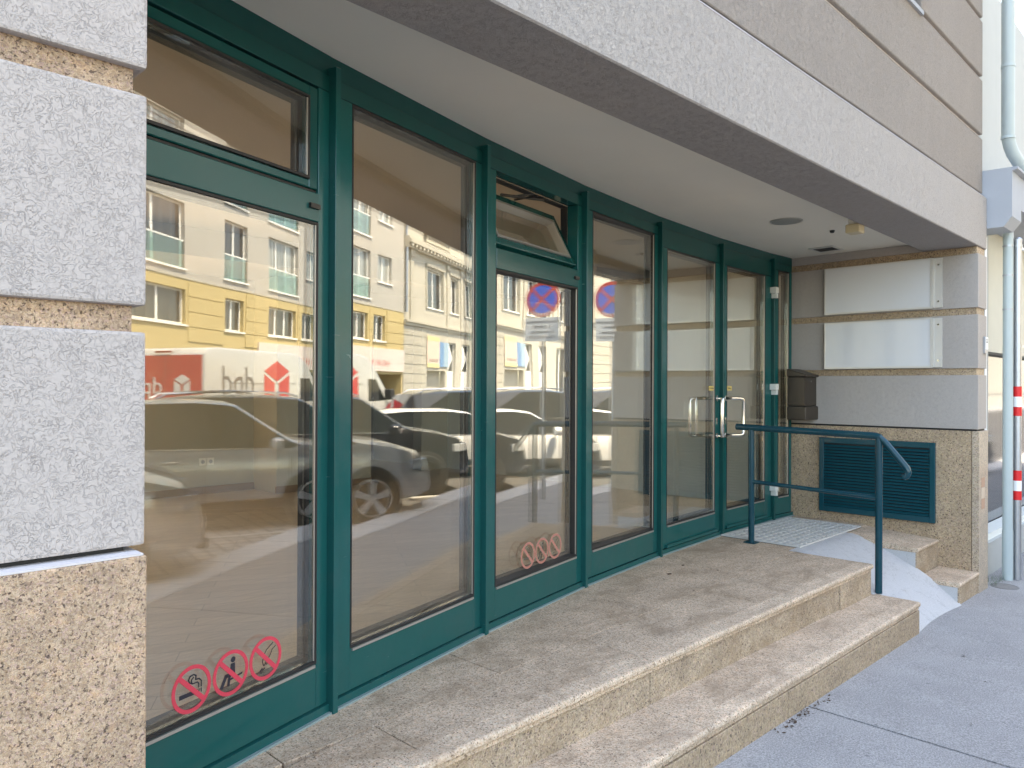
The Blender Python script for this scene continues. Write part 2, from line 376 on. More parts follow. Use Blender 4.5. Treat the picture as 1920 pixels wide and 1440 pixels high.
# ------------------------------------------------------------------ the building
B = thing('office_building', 'grey rendered building with granite bands and a recessed green framed glass front', 'building', (3.8, 3.0, 0))
Z = [1.265, 1.712, 1.768, 2.214, 2.271, 2.717, 2.773]
def stack(x0, x1, y0, y1, top, left):
    """pillar stack: rough granite base, plaster blocks with recessed granite bands; [x0..x1] x [y0..y1]"""
    P = subs('pillar', B)
    for a, b in ((1.262, 1.712), (1.768, 2.214), (2.271, top)):
        MB().box(x0, x1, y0, y1, a, b).build('plaster_block', 'plaster_pillar', P, bevel=.007, seg=2)
    i = .022
    for a, b in ((1.708, 1.772), (2.21, 2.275)):
        MB().box(x0 + (0 if left else i), x1 - i if left else x1, y0 + i, y1, a, b).build('granite_band', 'granite_rough', P)
    return P
# left pillar
P1 = stack(-.72, .606, YF + .01, 2.9, 2.715, True)
MB().box(-.72, .597, YF - .028, 2.9, -.15, 1.247).build('granite_slab', 'granite_rough', P1, bevel=.003)
MB().box(-.71, .59, YF - .026, 2.85, 1.2475, 1.2515).build('mortar_joint', 'ledge_paint', P1)
MB().box(-.71, .57, YF + .03, 2.85, 1.2505, 1.263).build('mortar_joint', 'gasket', P1)
MB().box(-.70, .584, YF + .032, 2.9, 2.713, 2.776).build('granite_band', 'granite_rough', P1)
# right pillar + return wall
P2 = subs('pillar', B)
for a, b in ((1.262, 1.712), (1.768, 2.214), (2.271, 2.717)):
    MB().box(XR, 7.43, YF, 3.3, a, b).build('plaster_block', 'plaster_return', P2, bevel=.004, seg=2)
for a, b in ((1.708, 1.772), (2.21, 2.275), (2.713, 2.778)):
    MB().box(XR + .016, 7.428, YF + .016, 3.3, a, b).build('granite_band', 'granite_panel', P2)
MB().box(XR + .01, 7.41, YF + .012, 3.3, 1.24, 1.2625).build('mortar_joint', 'gasket', P2)
MB().box(XR - .012, 7.43, YF + .045, 3.3, -.15, 1.247).build('granite_slab', 'granite_panel', P2)
MB().box(XR - .014, 7.434, YF - .012, YF + .042, -.15, 1.247).build('granite_slab', 'granite_polished', P2, bevel=.003)
MB().box(XR + .004, 7.43, 1.9, 3.3, 2.7785, 2.8525).build('plaster_block', 'plaster_return', P2)
# lintel + facade courses above
lint = MB().prism([(-7, YF), (7.43, YF), (7.43, 2.105), (-7, 1.87)], 2, 2.779, 3.215).build('lintel_beam', ['plaster_lintel', 'plaster_lintel_shade'], B, bevel=.006)
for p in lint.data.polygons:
    if p.normal.z < -.6: p.material_index = 1  # downward faces take a darker plaster: underside shade put into the colour
MB().prism([(YF, 3.213), (YF + .035, 3.250), (2.0, 3.250), (2.0, 3.213)], 0, -6, 7.43).build('string_course', 'ledge_paint', B)
tops = [3.262, 3.722, 3.762, 4.222, 4.262, 4.722, 4.762, 5.222, 5.262, 5.9, 5.94, 7.2, 7.24, 10.9]
WX0, WX1 = 4.55, 5.80
for k in range(0, len(tops), 2):
    z0, z1 = tops[k], tops[k + 1]
    segs = [(-6, 7.43)] if not (4.2 < z0 < 5.9) else [(-6, WX0), (WX1, 7.43)]
    for a, b in segs:
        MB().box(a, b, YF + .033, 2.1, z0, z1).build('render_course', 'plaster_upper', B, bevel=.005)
    if k + 2 < len(tops):
        for a, b in segs if z1 > 4.25 else [(-6, 7.43)]:
            MB().prism([(YF + .034, z1 - .001), (YF + .060, z1 + .022), (YF + .060, z1 + .041), (2.1, z1 + .041), (2.1, z1 - .001)], 0, a, b - .012).build('groove_ledge', 'ledge_paint', B)
W = subs('window', B)
MB().prism([(YF + .015, 4.205), (YF + .015, 4.235), (YF + .22, 4.275), (2.05, 4.275), (2.05, 4.205)], 0, WX0 + .002, WX1 - .002).build('sill', 'neighbour_cornice', W)
MB().box(WX0, WX1, 1.93, 1.99, 4.277, 4.37).box(WX0, WX0 + .08, 1.93, 1.99, 4.37, 5.86).box(WX1 - .08, WX1, 1.93, 1.99, 4.37, 5.86).box(WX0 + .08, WX1 - .08, 1.93, 1.99, 5.78, 5.86).build('frame', 'teal', W)
MB().box(WX0 + .08, WX1 - .08, 1.955, 1.965, 4.37, 5.78).build('pane', 'pane_dark', W)
MB().box(WX0 + .15, WX1 + .06, YF - .12, YF - .09, 4.36, 4.40).build('guard_rail', 'teal', W)
# rest of the volume: upper mass and roof that shades the street
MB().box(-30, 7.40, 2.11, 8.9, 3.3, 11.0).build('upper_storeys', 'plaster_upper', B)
MB().box(-30, -7.0, 1.75, 12, -.2, 3.29).build('side_wing', 'plaster_pillar', B)
ADDED_W = subs('window', B)  # left glazing, out of view, added to let daylight into the room
MB().box(-7, -.73, 2.2, 2.4, -.2, .40).build('added_parapet', 'granite_panel', ADDED_W)
MB().box(-7, -.73, 2.26, 2.33, .402, .52).box(-7, -.73, 2.26, 2.33, 2.72, 2.86).box(-5, -4.93, 2.26, 2.33, .52, 2.72).box(-3, -2.93, 2.26, 2.33, .52, 2.72).box(-.81, -.74, 2.26, 2.33, .52, 2.72).build('frame', 'teal', ADDED_W)
for a, b in ((-7, -5), (-4.93, -3), (-2.93, -.81)): MB().box(a, b, 2.28, 2.30, .52, 2.72).build('pane', 'glass', ADDED_W)
# recess ceiling
PT = [(.58, 2.18), (1.609, 2.491), (2.640, 2.748), (3.684, 2.960), (4.733, 3.111), (5.785, 3.203), (6.775, 3.23), (7.166, 3.21)]
MB().box(-7, 7.43, 1.885, 8.7, 2.853, 3.2).build('soffit', 'ceiling_paint', B)

# ------------------------------------------------------------------ glazing
PV = [Vector((x, y, 0)) for x, y in PT]
PRO = .035
def bay_m(i):
    e = (PV[i + 1] - PV[i]).normalized(); nrm = Vector((e.y, -e.x, 0))      # towards the street
    M = Matrix((e, -nrm, Vector((0, 0, 1)))).transposed().to_4x4(); M.translation = PV[i] - nrm * PRO; return M, (PV[i + 1] - PV[i]).length
ZS, ZR, ZGB, ZT0, ZT1, ZGT, ZTOP = .374, .406, .574, 2.205, 2.311, 2.707, 2.852
def ring(mb, x0, x1, z0, z1, w, y0, y1, wb=None, wt=None):
    wb = w if wb is None else wb; wt = w if wt is None else wt
    return mb.box(x0, x0 + w, y0, y1, z0, z1).box(x1 - w, x1, y0, y1, z0, z1).box(x0 + w, x1 - w, y0, y1, z0, z0 + wb).box(x0 + w, x1 - w, y0, y1, z1 - wt, z1)
PANE_YAW = {2: -.7, 3: -2.0}
def glazed(parent, M, x0, x1, z0, z1, gm='glass', setb=.007, yaw=0):
    if yaw: setb = .03
    """gasket, bead and double-glazed pane inside the opening x0..x1, z0..z1 (local y points indoors)"""
    ring(MB(M), x0, x1, z0, z1, .007, -.001, .012 if not yaw else .06, .010, .008).build('gasket', 'gasket', parent)
    ring(MB(M), x0 + .003, x1 - .003, z0 + .004, z1 - .004, .020, .036 if not yaw else .061, .073).build('inner_bead', 'gasket', parent)
    MB(M).box(x1 - .013, x1 - .0075, .002, .006, z0 + .012, z1 - .010).build('glazing_bead', 'bead_metal', parent)
    if yaw: M = M @ Matrix.Translation(((x0 + x1) / 2, .043, 0)) @ Matrix.Rotation(R(yaw), 4, 'Z') @ Matrix.Translation((-(x0 + x1) / 2, -.043, 0))
    return MB(M).box(x0 + .005, x1 - .005, setb, setb + .024, z0 + .006, z1 - .006).build('pane', gm, parent)
GL, GRr = .075, .075
for i in range(7):
    M, L = bay_m(i); isdoor = i in (4, 5)
    P = subs('door' if isdoor else 'window', B)
    ztop_g = 2.632 if isdoor else ZGT
    a, b = .035, L - .04
    gl, gr = (.10, L - .13) if isdoor else (.085, L - .10)
    if i == 6: gl, gr = .09, L - .095
    if i == 5: gl, gr = .085, L - .17
    fm = 'teal_worn'
    # sill board, bottom rail, stiles, head
    MB(M).box(-.02, L - .03, -.012, .09, ZS - .02, ZR).build('sill', 'teal_worn', P)
    MB(M).box(-.03, L - .03, -.026, .02, ZS - .02, ZS + .003).build('sealant', 'sealant', P)
    f = MB(M); f.box(-.02, gl, 0, .075, ZR + .003, ztop_g + .0).box(gr, L - .042, 0, .075, ZR + .003, ztop_g).box(gl, gr, .001, .074, ZR + .003, ZGB)
    f.build('frame', fm, P, bevel=.002)
    h = MB(M).box(-.02, L - .042, 0, .075, ztop_g + .002, 2.772); h.build('head_rail', 'teal', P, bevel=.002)
    MB(M).box(-.03, L - .02, .012, .08, 2.774, ZTOP + .005).build('head_board', 'teal', P)
    MB(M).box(gl + .01, gr - .01, -.006, .002, ZGB - .012, ZGB - .002).build('drip_bead', 'bead_metal', P)
    if i in (0, 2):
        MB(M).box(gl, gr, -.004, .076, ZT0, ZT1).build('transom', 'teal', P, bevel=.003)
        MB(M).box(gr - .055, gr - .005, -.016, -.003, ZT0 + .045, ZT0 + .062).build('drain_cap', 'black_plastic', P)
        glazed(P, M, gl, gr, ZGB, ZT0 - .002, yaw=PANE_YAW.get(i, 0))
        if i == 0:
            ring(MB(M), gl, gr, ZT1 + .014, ZGT - .005, .045, .004, .06, .03, .04).build('hopper_sash', 'teal', P, bevel=.004)
            MB(M).box(gl, gr, .012, .05, ZT1, ZT1 + .012).build('gasket', 'gasket', P)
            glazed(P, M, gl + .046, gr - .046, ZT1 + .046, ZGT - .046)
        else:
            T = M @ Matrix.Translation((0, .03, ZT1 + .014)) @ Matrix.Rotation(R(-27), 4, 'X') @ Matrix.Translation((0, -.03, -(ZT1 + .014)))
            ring(MB(T), gl + .004, gr - .004, ZT1 + .014, ZGT - .02, .045, .0, .056).build('hopper_sash', 'teal', P, bevel=.004)
            ring(MB(T), gl + .05, gr - .05, ZT1 + .06, ZGT - .066, .016, -.004, .05).build('glazing_bead', 'bead_metal', P)
            MB(T).box(gl + .05, gr - .05, .02, .044, ZT1 + .06, ZGT - .066).build('pane', 'glass_hopper', P)
            c = MB(M).tube([((gl + gr) / 2 - .03, .17, ZT1 + .37), ((gl + gr) / 2 + .04, .08, 2.70)], .006, 6).tube([((gl + gr) / 2 - .12, .19, ZT1 + .365), ((gl + gr) / 2 + .16, .08, 2.69)], .008, 6).tube([((gl + gr) / 2 + .02, .19, ZT1 + .365), ((gl + gr) / 2 + .06, .06, 2.69)], .006, 6)
            c.build('stay_arm', 'black_plastic', P)
            ring(MB(M), gl - .002, gr + .002, ZT1 + .002, ZGT - .002, .006, .076, .12).build('gasket', 'gasket', P)
    else:
        glazed(P, M, gl, gr, ZGB, ztop_g - .002, yaw=PANE_YAW.get(i, 0))
    # doors: hardware
    if isdoor:
        MB(M).box(gl - .02, gr + .02, -.02, .0, ZR + .008, ZR + .03).build('weather_bar', 'teal_worn', P)
        s, x0 = (-1, L - .10) if i == 4 else (1, .06)
        def pull(y0, yo, xo):
            xx = x0 + s * xo; r = .035; p = []
            for k, zz in ((1, 1.51), (-1, 1.20)):
                q = [(x0, y0, zz), (x0 + s * .01, y0 + (yo - y0) * .5, zz), (xx - s * .03, yo - (yo - y0) * .15, zz), (xx - s * .008, yo, zz - k * .008), (xx, yo, zz - k * r)]
                p += q if k == 1 else q[::-1]
            return p
        hmb = MB(M).tube(pull(0, -.105, .12), .0145, 12).tube(pull(.075, .175, .13), .0135, 12)
        for zz in (1.20, 1.51): hmb.lathe([(.024, -.008), (.024, 0)], 16, 'Y', (x0, 0, zz))
        hmb.build('pull_handle', 'steel', P, smooth=True)
        MB(M).lathe([(.011, -.005), (.016, -.004), (.016, 0)], 14, 'Y', (x0, 0, 1.335)).box(x0 - .007, x0 + .007, -.006, 0, 1.295, 1.335).build('lock_escutcheon', 'steel', P, smooth=True)
        if i == 5:
            hi = MB(M).tube([(x0 - .03, 0, 1.50), (x0 - .035, -.07, 1.50), (x0 - .06, -.085, 1.47), (x0 - .06, -.085, 1.24), (x0 - .035, -.07, 1.21), (x0 - .03, 0, 1.21)], .0125, 12)
            for zz in (2.485, 1.59, .655):
                MB(M).box(L - .075, L - .012, -.062, -.0, zz - .01, zz + .045).box(L - .045, L - .012, -.055, 0, zz - .055, zz - .012).build('hinge', 'hinge_paint', P, bevel=.003)
        tx = gr - .105 if i == 4 else gl + .012
        MB(M).box(tx, tx + .085, .0035, .0065, 1.575, 1.612).build('push_label', 'tag_yellow', P)
        t = text_obj('push_label_print', 'Drücken' if i == 4 else 'Ziehen', .022, M @ frame_m((tx + .0425, .003, 1.594), (1, 0, 0), (0, -1, 0)), 'sticker_black', P, .0004)
    # projecting fin between the bays
    if i > 0:
        MB(M).box(-.043, -.016, -PRO, .03, ZS - .03, 2.80).box(-.0145, .0, -.004, .03, ZS - .03, 2.80).build('mullion_fin', 'teal_worn' if i < 4 else 'teal', P, bevel=.0015)
        MB(M).box(-.0165, -.014, -.02, .03, ZS - .01, 2.79).build('joint_gasket', 'gasket', P)

# ------------------------------------------------------------------ stickers on the glass
def pictogram(name, label, bay, cx, cz, kind, red, black, group):
    M, L = bay_m(bay); T = M @ frame_m((cx, .0058 if bay == 0 else .016, cz), (1, 0, 0), (0, -1, 0)); D = .0725
    o = tag(empty(name), label, 'sticker', group); o.location = T.translation
    mb = MB(T); n = 40; vs = []
    for rr in (D, D * .83):
        for z in (0, .0008):
            vs += [(rr * math.cos(2 * math.pi * k / n), rr * math.sin(2 * math.pi * k / n), z) for k in range(n)]
    fs = []
    for k in range(n):
        q = (k + 1) % n; fs += [(n + k, n + q, 3 * n + q, 3 * n + k), (k, 2 * n + k, 2 * n + q, q), (k, q, n + q, n + k), (2 * n + k, 3 * n + k, 3 * n + q, 2 * n + q)]
    mb.add(vs, fs); mb.build('ring', red, o)
    MB(T @ Matrix.Rotation(R(-45), 4, 'Z')).box(-D * .86, D * .86, -D * .105, D * .105, .001, .0016).build('bar', red, o)
    p = MB(T); z0, z1 = 0, .0007
    def poly(pts): p.prism([(a * D, b * D) for a, b in pts], 2, z0, z1)
    def line(pts, w):
        for (x0, y0), (x1, y1) in zip(pts, pts[1:]):
            dx, dy = x1 - x0, y1 - y0; l = math.hypot(dx, dy) or 1; ux, uy = -dy / l * w / 2, dx / l * w / 2; ex, ey = dx / l * w * .3, dy / l * w * .3
            poly([(x0 + ux - ex, y0 + uy - ey), (x1 + ux + ex, y1 + uy + ey), (x1 - ux + ex, y1 - uy + ey), (x0 - ux - ex, y0 - uy - ey)])
    if kind == 'smoke':
        poly([(-.62, -.28), (.30, -.28), (.30, -.10), (-.62, -.10)]); poly([(.35, -.28), (.40, -.28), (.40, -.10), (.35, -.10)]); poly([(.46, -.28), (.51, -.28), (.51, -.10), (.46, -.10)])
        line([(.36, -.04), (.36, .12), (.28, .2), (.05, .2), (-.02, .28), (.0, .4), (.1, .46)], .055); line([(.49, -.04), (.49, .2), (.38, .32), (.2, .34), (.22, .5), (.1, .58), (-.08, .55), (-.16, .42), (-.12, .3), (0, .22)], .055)
    elif kind == 'sit':
        poly([(.12 + .13 * math.cos(t * .5236), .56 + .13 * math.sin(t * .5236)) for t in range(12)])
        poly([(.0, .40), (.22, .40), (.24, -.12), (-.10, -.12), (-.06, .1)]); line([(.1, -.08), (-.28, -.08), (-.52, -.52)], .17); line([(-.08, -.12), (-.14, -.52)], .13); poly([(-.12, -.26), (.66, -.16), (.66, -.24), (-.12, -.34)])
    else:
        line([(.45, .62), (.05, .38), (-.1, .2), (-.2, -.1), (-.14, -.3), (-.06, -.3), (-.02, -.16)], .035); line([(.62, .42), (.4, .3), (.3, .1), (.1, -.12), (.0, -.26), (.06, -.3), (.2, -.16)], .035); line([(.05, .1), (-.02, -.1)], .03)
        line([(-.34, -.52), (-.22, -.42)], .06); line([(-.2, -.5), (-.05, -.44)], .05); line([(-.3, -.62), (-.26, -.6)], .05)
    p.build('pictogram', black, o); return o
pictogram('no_smoking_sticker', 'bold red no smoking sticker at the lower left of the nearest window pane', 0, .43, .668, 'smoke', 'sticker_red', 'sticker_black', 'prohibition stickers')
pictogram('no_sitting_sticker', 'bold red no sitting sticker between two others on the nearest window pane', 0, .582, .668, 'sit', 'sticker_red', 'sticker_black', 'prohibition stickers')
pictogram('no_littering_sticker', 'bold red no littering sticker, rightmost of three on the nearest window pane', 0, .732, .668, 'drop', 'sticker_red', 'sticker_black', 'prohibition stickers')
pictogram('no_smoking_sticker', 'faded pink no smoking sticker low on the third window pane', 2, .43, .672, 'smoke', 'sticker_red_faded', 'sticker_black_faded', 'prohibition stickers')
pictogram('no_sitting_sticker', 'faded pink no sitting sticker low on the third window pane', 2, .58, .672, 'sit', 'sticker_red_faded', 'sticker_black_faded', 'prohibition stickers')
pictogram('no_littering_sticker', 'faded pink no littering sticker, rightmost of three on the third window pane', 2, .73, .672, 'drop', 'sticker_red_faded', 'sticker_black_faded', 'prohibition stickers')

# ------------------------------------------------------------------ return wall: light boxes, vent, mail box
for nm, z0, z1, lab in (('blank_sign_board', 2.281, 2.712, 'upper blank white sign board in a metal frame on the recess wall'), ('blank_sign_board', 1.776, 2.203, 'lower blank white sign board in a metal frame on the recess wall')):
    o = thing(nm, lab, 'sign board', (XR, 2.45, z0), 0, 'blank sign boards on the recess wall')
    xa, y0, y1 = XR - .034, 2.02, 2.935
    MB().box(xa + .004, XR - .002, y0 + .004, y1 - .004, z0 + .004, z1 - .004).build('panel', 'sign_white', o)
    for b in ((y0, y1, z0, z0 + .016), (y0, y1, z1 - .012, z1), (y0, y0 + .012, z0 + .016, z1 - .012), (y1 - .012, y1, z0 + .016, z1 - .012)):
        MB().box(xa, XR - .002, *b).build('trim', 'sign_trim', o)
    MB().box(XR - .03, XR - .002, y0 - .014, y0 - .001, z0 + .006, z1 - .004).build('hinge_strip', 'sign_trim', o)
    MB().box(XR - .012, XR - .002, y0 - .075, y0 - .015, z0 + .006, z1 - .004).build('mounting_flange', 'sign_trim', o)
    for zz in (z0 + .06, z1 - .06): MB().lathe([(.008, -.004), (.008, 0)], 10, 'X', (XR - .012, y0 - .045, zz)).build('screw', 'steel', o)
V = subs('ventilation_grille', B)
v0, v1, vz0, vz1 = 1.99, 2.98, .452, 1.138; gx = XR - .012
ring(MB(frame_m((gx, 0, 0), (0, 1, 0), (0, 0, 1))), v0, v1, vz0, vz1, .045, -.0, .028, .05, .05).build('grille_frame', 'teal_vent', V, bevel=.003)
MB().box(gx - .004, gx - .001, v0 + .04, v1 - .04, vz0 + .045, vz1 - .045).build('grille_back', 'gasket', V)
ns = 21; zz0 = vz0 + .055; dz = (vz1 - vz0 - .11) / ns
for k in range(ns):
    z = zz0 + k * dz
    MB().prism([(gx - .027, z), (gx - .023, z - .002), (gx - .006, z + dz * .62), (gx - .010, z + dz * .66)], 1, v0 + .046, v1 - .046).build('slat', 'teal_vent', V)
o = thing('mail_box', 'dark brown metal mail box in the corner beside the doors', 'mail box', (XR, 3.0, 1.3))
mx0, mx1, my0, my1 = XR - .27, XR - .004, 3.02, 3.185
MB().box(mx0, mx1, my0, my1, 1.43, 1.70).build('body', 'mailbox', o, bevel=.006, seg=2)
MB().box(mx0 - .012, mx1, my0 - .02, my1, 1.30, 1.428).build('newspaper_bin', 'mailbox', o, bevel=.014, seg=3)
MB().prism([(my0 - .025, 1.702), (my0 - .025, 1.722), (my1, 1.78), (my1, 1.702)], 0, mx0 - .02, mx1 ).build('lid', 'mailbox', o, bevel=.006)
MB().lathe([(.008, -.006), (.008, 0)], 12, 'Y', ((mx0 + mx1) / 2, my0, 1.66)).build('lock', 'steel', o)
# small plate on the pillar
o = thing('intercom_plate', 'small white plate with printed lines on the far pillar front', 'plate', (7.36, YF, 1.9))
MB().box(7.315, 7.405, YF - .016, YF - .001, 1.895, 2.035).build('backing', 'galvanised', o); MB().box(7.319, 7.401, YF - .019, YF - .0165, 1.93, 2.032).build('face', 'white_band', o)
for k, (w, z) in enumerate(((.05, 2.01), (.045, 1.998), (.05, 1.986))): MB().box(7.335, 7.335 + w, YF - .0205, YF - .0195, z - .003, z + .003).build('print_line', 'sign_text', o)
# faded red and white tape marks on the corner slab
for z0, z1, mt in ((.78, .86, 'tape_ghost_red'), (.69, .775, 'tape_ghost_white'), (.60, .685, 'tape_ghost_red')):
    MB().box(7.22, 7.325, YF - .0135, YF - .0125, z0, z1).build('tape_residue', mt, P2)

# ------------------------------------------------------------------ recess ceiling fittings
o = thing('recessed_downlight', 'round recessed downlight in the porch ceiling above the steps', 'lamp', (5.49, 2.5, 2.851))
MB().lathe([(.118, -.004), (.118, -.0005)], 40, 'Z', (5.52, 2.56, 2.851)).build('trim_ring', 'alu', o)
MB().lathe([(.103, -.006), (.103, -.0045)], 40, 'Z', (5.52, 2.56, 2.851)).build('reflector', 'lamp_grey', o)
o = thing('motion_sensor', 'beige motion sensor box hanging under the lintel beam', 'sensor', (5.62, 2.05, 2.77))
MB().box(5.66, 5.74, 2.10, 2.16, 2.79, 2.852).build('base', 'hinge_paint', o, bevel=.006)
MB().box(5.645, 5.755, 2.075, 2.175, 2.725, 2.789).build('head', 'beige_plastic', o, bevel=.01, seg=2)
o = thing('ceiling_vent', 'small square air vent in the porch ceiling by the doors', 'vent', (6.8, 2.8, 2.851))
MB().box(6.74, 6.98, 2.70, 2.72, 2.843, 2.8525).box(6.74, 6.98, 2.90, 2.92, 2.843, 2.8525).box(6.74, 6.77, 2.72, 2.90, 2.843, 2.8525).box(6.95, 6.98, 2.72, 2.90, 2.843, 2.8525).build('frame', 'sign_trim', o)
MB().box(6.77, 6.95, 2.72, 2.90, 2.847, 2.8522).build('opening', 'gasket', o)  # flat black plate, the darkness of the hole put into its colour
o = tag(MB().lathe([(.012, -.02), (.018, -.012), (.02, 0)], 12, 'Z', (6.1, 2.45, 2.853)).build('cable_plug', 'black_plastic'), 'tiny dark plug in the porch ceiling beside the air vent', 'plug')

# ------------------------------------------------------------------ granite steps, platform
S = thing('granite_steps', 'beige granite entrance steps and landing along the glass front', 'steps', (3.5, 1.8, 0))
def glz(x, off):
    """y of the landing row line at x, off metres in front of the glazing line"""
    for (x0, y0), (x1, y1) in zip(PT, PT[1:]):
        if x0 <= x <= x1: return y0 + (y1 - y0) * (x - x0) / (x1 - x0) - off
    return PT[0][1] + (x - PT[0][0]) * .3 - off if x < PT[0][0] else PT[-1][1] - off
YP, XP1, ZP = 1.945, 5.575, .37
def slab(poly, z0, z1, mat, name='paving_slab', bevel=.0012): return MB().prism(poly, 2, z0, z1).build(name, mat, S, bevel=bevel)
rows = [(.0, .32), (.32, None)]
g2 = .0028
def rowline(x): return min(glz(x, .42), 2.52) if x > 1.0 else 2.2
cuts = [[.66, 1.25, 2.30, 3.52, 4.62, 5.575], [.30, 1.62, 2.895, 4.10, 5.03, 5.575]]
lines = [lambda x: glz(x, -.06), lambda x: min(2.20 + .057 * x, glz(max(x, .6), .03)), lambda x: YP + .10]
for r in range(2):
    for a, b in zip(cuts[r], cuts[r][1:]):
        xs = [a + g2] + [x for x, _ in PT if a + .05 < x < b - .05] + [b - g2]
        top = [(x, lines[r](x) - g2) for x in xs]; bot = [(x, lines[r + 1](x) + g2) for x in xs]
        if top[0][1] - bot[0][1] < .02: continue
        slab(bot + top[::-1], ZP - .05, ZP + random.uniform(-.0008, .0008), 'granite_tread')
MB().box(-.4, 5.56, 1.99, 3.3, .1, ZP - .051).build('bedding', 'grating_dark', S)
slab([(5.58, 2.56), (5.58, 3.26), (7.15, 3.26), (7.15, 2.56)], ZP - .05, ZP - .002, 'granite_tread')
def nosing(x0, x1, yf, z, depth, mat='granite_nosing', name='nosing'):
    t = .034; pr = [(yf + .012, z - t), (yf + .004, z - t + .004), (yf, z - t + .012), (yf, z - .010), (yf + .004, z - .003), (yf + .012, z), (yf + depth, z), (yf + depth, z - t)]
    return MB().prism(pr, 0, x0 + .0028, x1 - .0028).build(name, mat, S, smooth=False)
for a, b in ((-.4, 2.888), (2.888, 5.05), (5.05, XP1)): nosing(a, b, YP, ZP, .10)
for a, b, y in ((-.4, 2.888, .024), (2.888, 5.03, .024), (5.03, XP1 - .01, .012)):
    MB().box(a + .003, b - .003, YP + y, YP + .12, .1, ZP - .046).build('riser_slab', 'granite_riser', S, bevel=.002)
    MB().box(a + .0015, b - .0015, YP + .012, YP + .11, ZP - .048, ZP - .034).build('shadow_moulding', 'granite_nosing', S)
YT, ZT = 1.655, .158
def zt(x): return .176 - .006 * (x - 2)
for a, b in ((-.4, 1.15), (1.15, 2.86), (2.86, 5.06), (5.06, 5.62)):
    ang = (zt(b) - zt(a)) / (b - a)
    Mx = Matrix(((1, 0, 0, 0), (0, 1, 0, 0), (ang, 0, 1, zt(a) - ang * a), (0, 0, 0, 1)))
    MB(Mx).box(a + .003, b - .003, YT + .09, YP + .05, -.04, 0).build('paving_slab', 'granite_tread', S, bevel=.002)
    t = .034; pr = [(YT + .012, -t), (YT + .004, -t + .004), (YT, -t + .012), (YT, -.010), (YT + .004, -.003), (YT + .012, 0), (YT + .088, 0), (YT + .088, -t)]
    MB(Mx).prism(pr, 0, a + .003, b - .003).build('nosing', 'granite_nosing', S)
    MB(Mx).box(a + .0015, b - .0015, YT + .012, YT + .1, -.05, -t).build('shadow_moulding', 'granite_nosing', S)
for a, b in ((-.4, 1.2), (1.2, 2.50), (2.50, 3.62), (3.62, 4.80), (4.80, 5.61)):
    ang = (zt(b) - zt(a)) / (b - a); Mx = Matrix(((1, 0, 0, 0), (0, 1, 0, 0), (ang, 0, 1, zt(a) - ang * a), (0, 0, 0, 1)))
    MB(Mx).box(a + .0028, b - .0028, YT + .004, YT + .16, -.32, -.054).build('riser_slab', 'granite_panel', S, bevel=.002)
# step stubs on the right of the ramp
ST = thing('granite_step_stub', 'short granite step blocks with grey painted sides beside the ramp', 'steps', (6.85, 2.0, 0))
sx0 = 6.60
for nm, y0, y1, z, zl in (('landing_block', 1.965, 2.6, .318, .08), ('step_block', 1.665, 1.97, .094, -.14)):
    MB().prism([(y0 + .012, z - .03), (y0, z - .02), (y0, z - .008), (y0 + .008, z), (y1, z + (.045 if z > .2 else 0)), (y1, z - .03)], 0, sx0 + .004, XR - .014).build('tread_slab', 'granite_nosing', ST)
    MB().box(sx0 + .006, XR - .014, y0 + .012, y1, zl, z - .031).build('riser_slab', 'granite_riser', ST)
    MB().prism([(y0 + .02, z - .032), (y1, z - .032), (y1, zl), (y0 + .02, zl)], 0, sx0, sx0 + .005).build('painted_side', 'ramp_paint', ST)
# ramp
RP = MB(); nx, ny = 14, 22; vs = []; fs = []
for i in range(nx + 1):
    for j in range(ny + 1):
        u, v = i / nx, j / ny; x = 5.585 + u * (6.62 - 5.585)
        y = 2.56 - v * (2.56 - 1.66 - .03 * math.sin(u * 3.1))
        s = v - .10; s = max(0, s) / .90
        z = .371 + (zg(x) + .004 - .371) * (s ** 1.25 * (1 - .12 * math.sin(s * 3.14)))
        z += .012 * math.sin(5 * u + 3 * v) * s * (1 - s) + .02 * s * (1 - s) * math.sin(u * 3.1)
        vs.append((x, y, z))
n1 = len(vs); vs += [(a, b, min(c - .2, -.2)) for a, b, c in vs]
W_ = ny + 1
for i in range(nx):
    for j in range(ny): fs.append((i * W_ + j, i * W_ + j + 1, (i + 1) * W_ + j + 1, (i + 1) * W_ + j))
edge = [(i, 0) for i in range(nx + 1)] + [(nx, j) for j in range(1, ny + 1)] + [(i, ny) for i in range(nx - 1, -1, -1)] + [(0, j) for j in range(ny - 1, 0, -1)]
ids = [i * W_ + j for i, j in edge]
for a, b in zip(ids, ids[1:] + ids[:1]): fs.append((a, b, b + n1, a + n1))
RP.add(vs, fs); o = RP.build('wheelchair_ramp', 'ramp_paint', smooth=True); tag(o, 'short pale grey painted concrete ramp between the steps and step blocks', 'ramp')
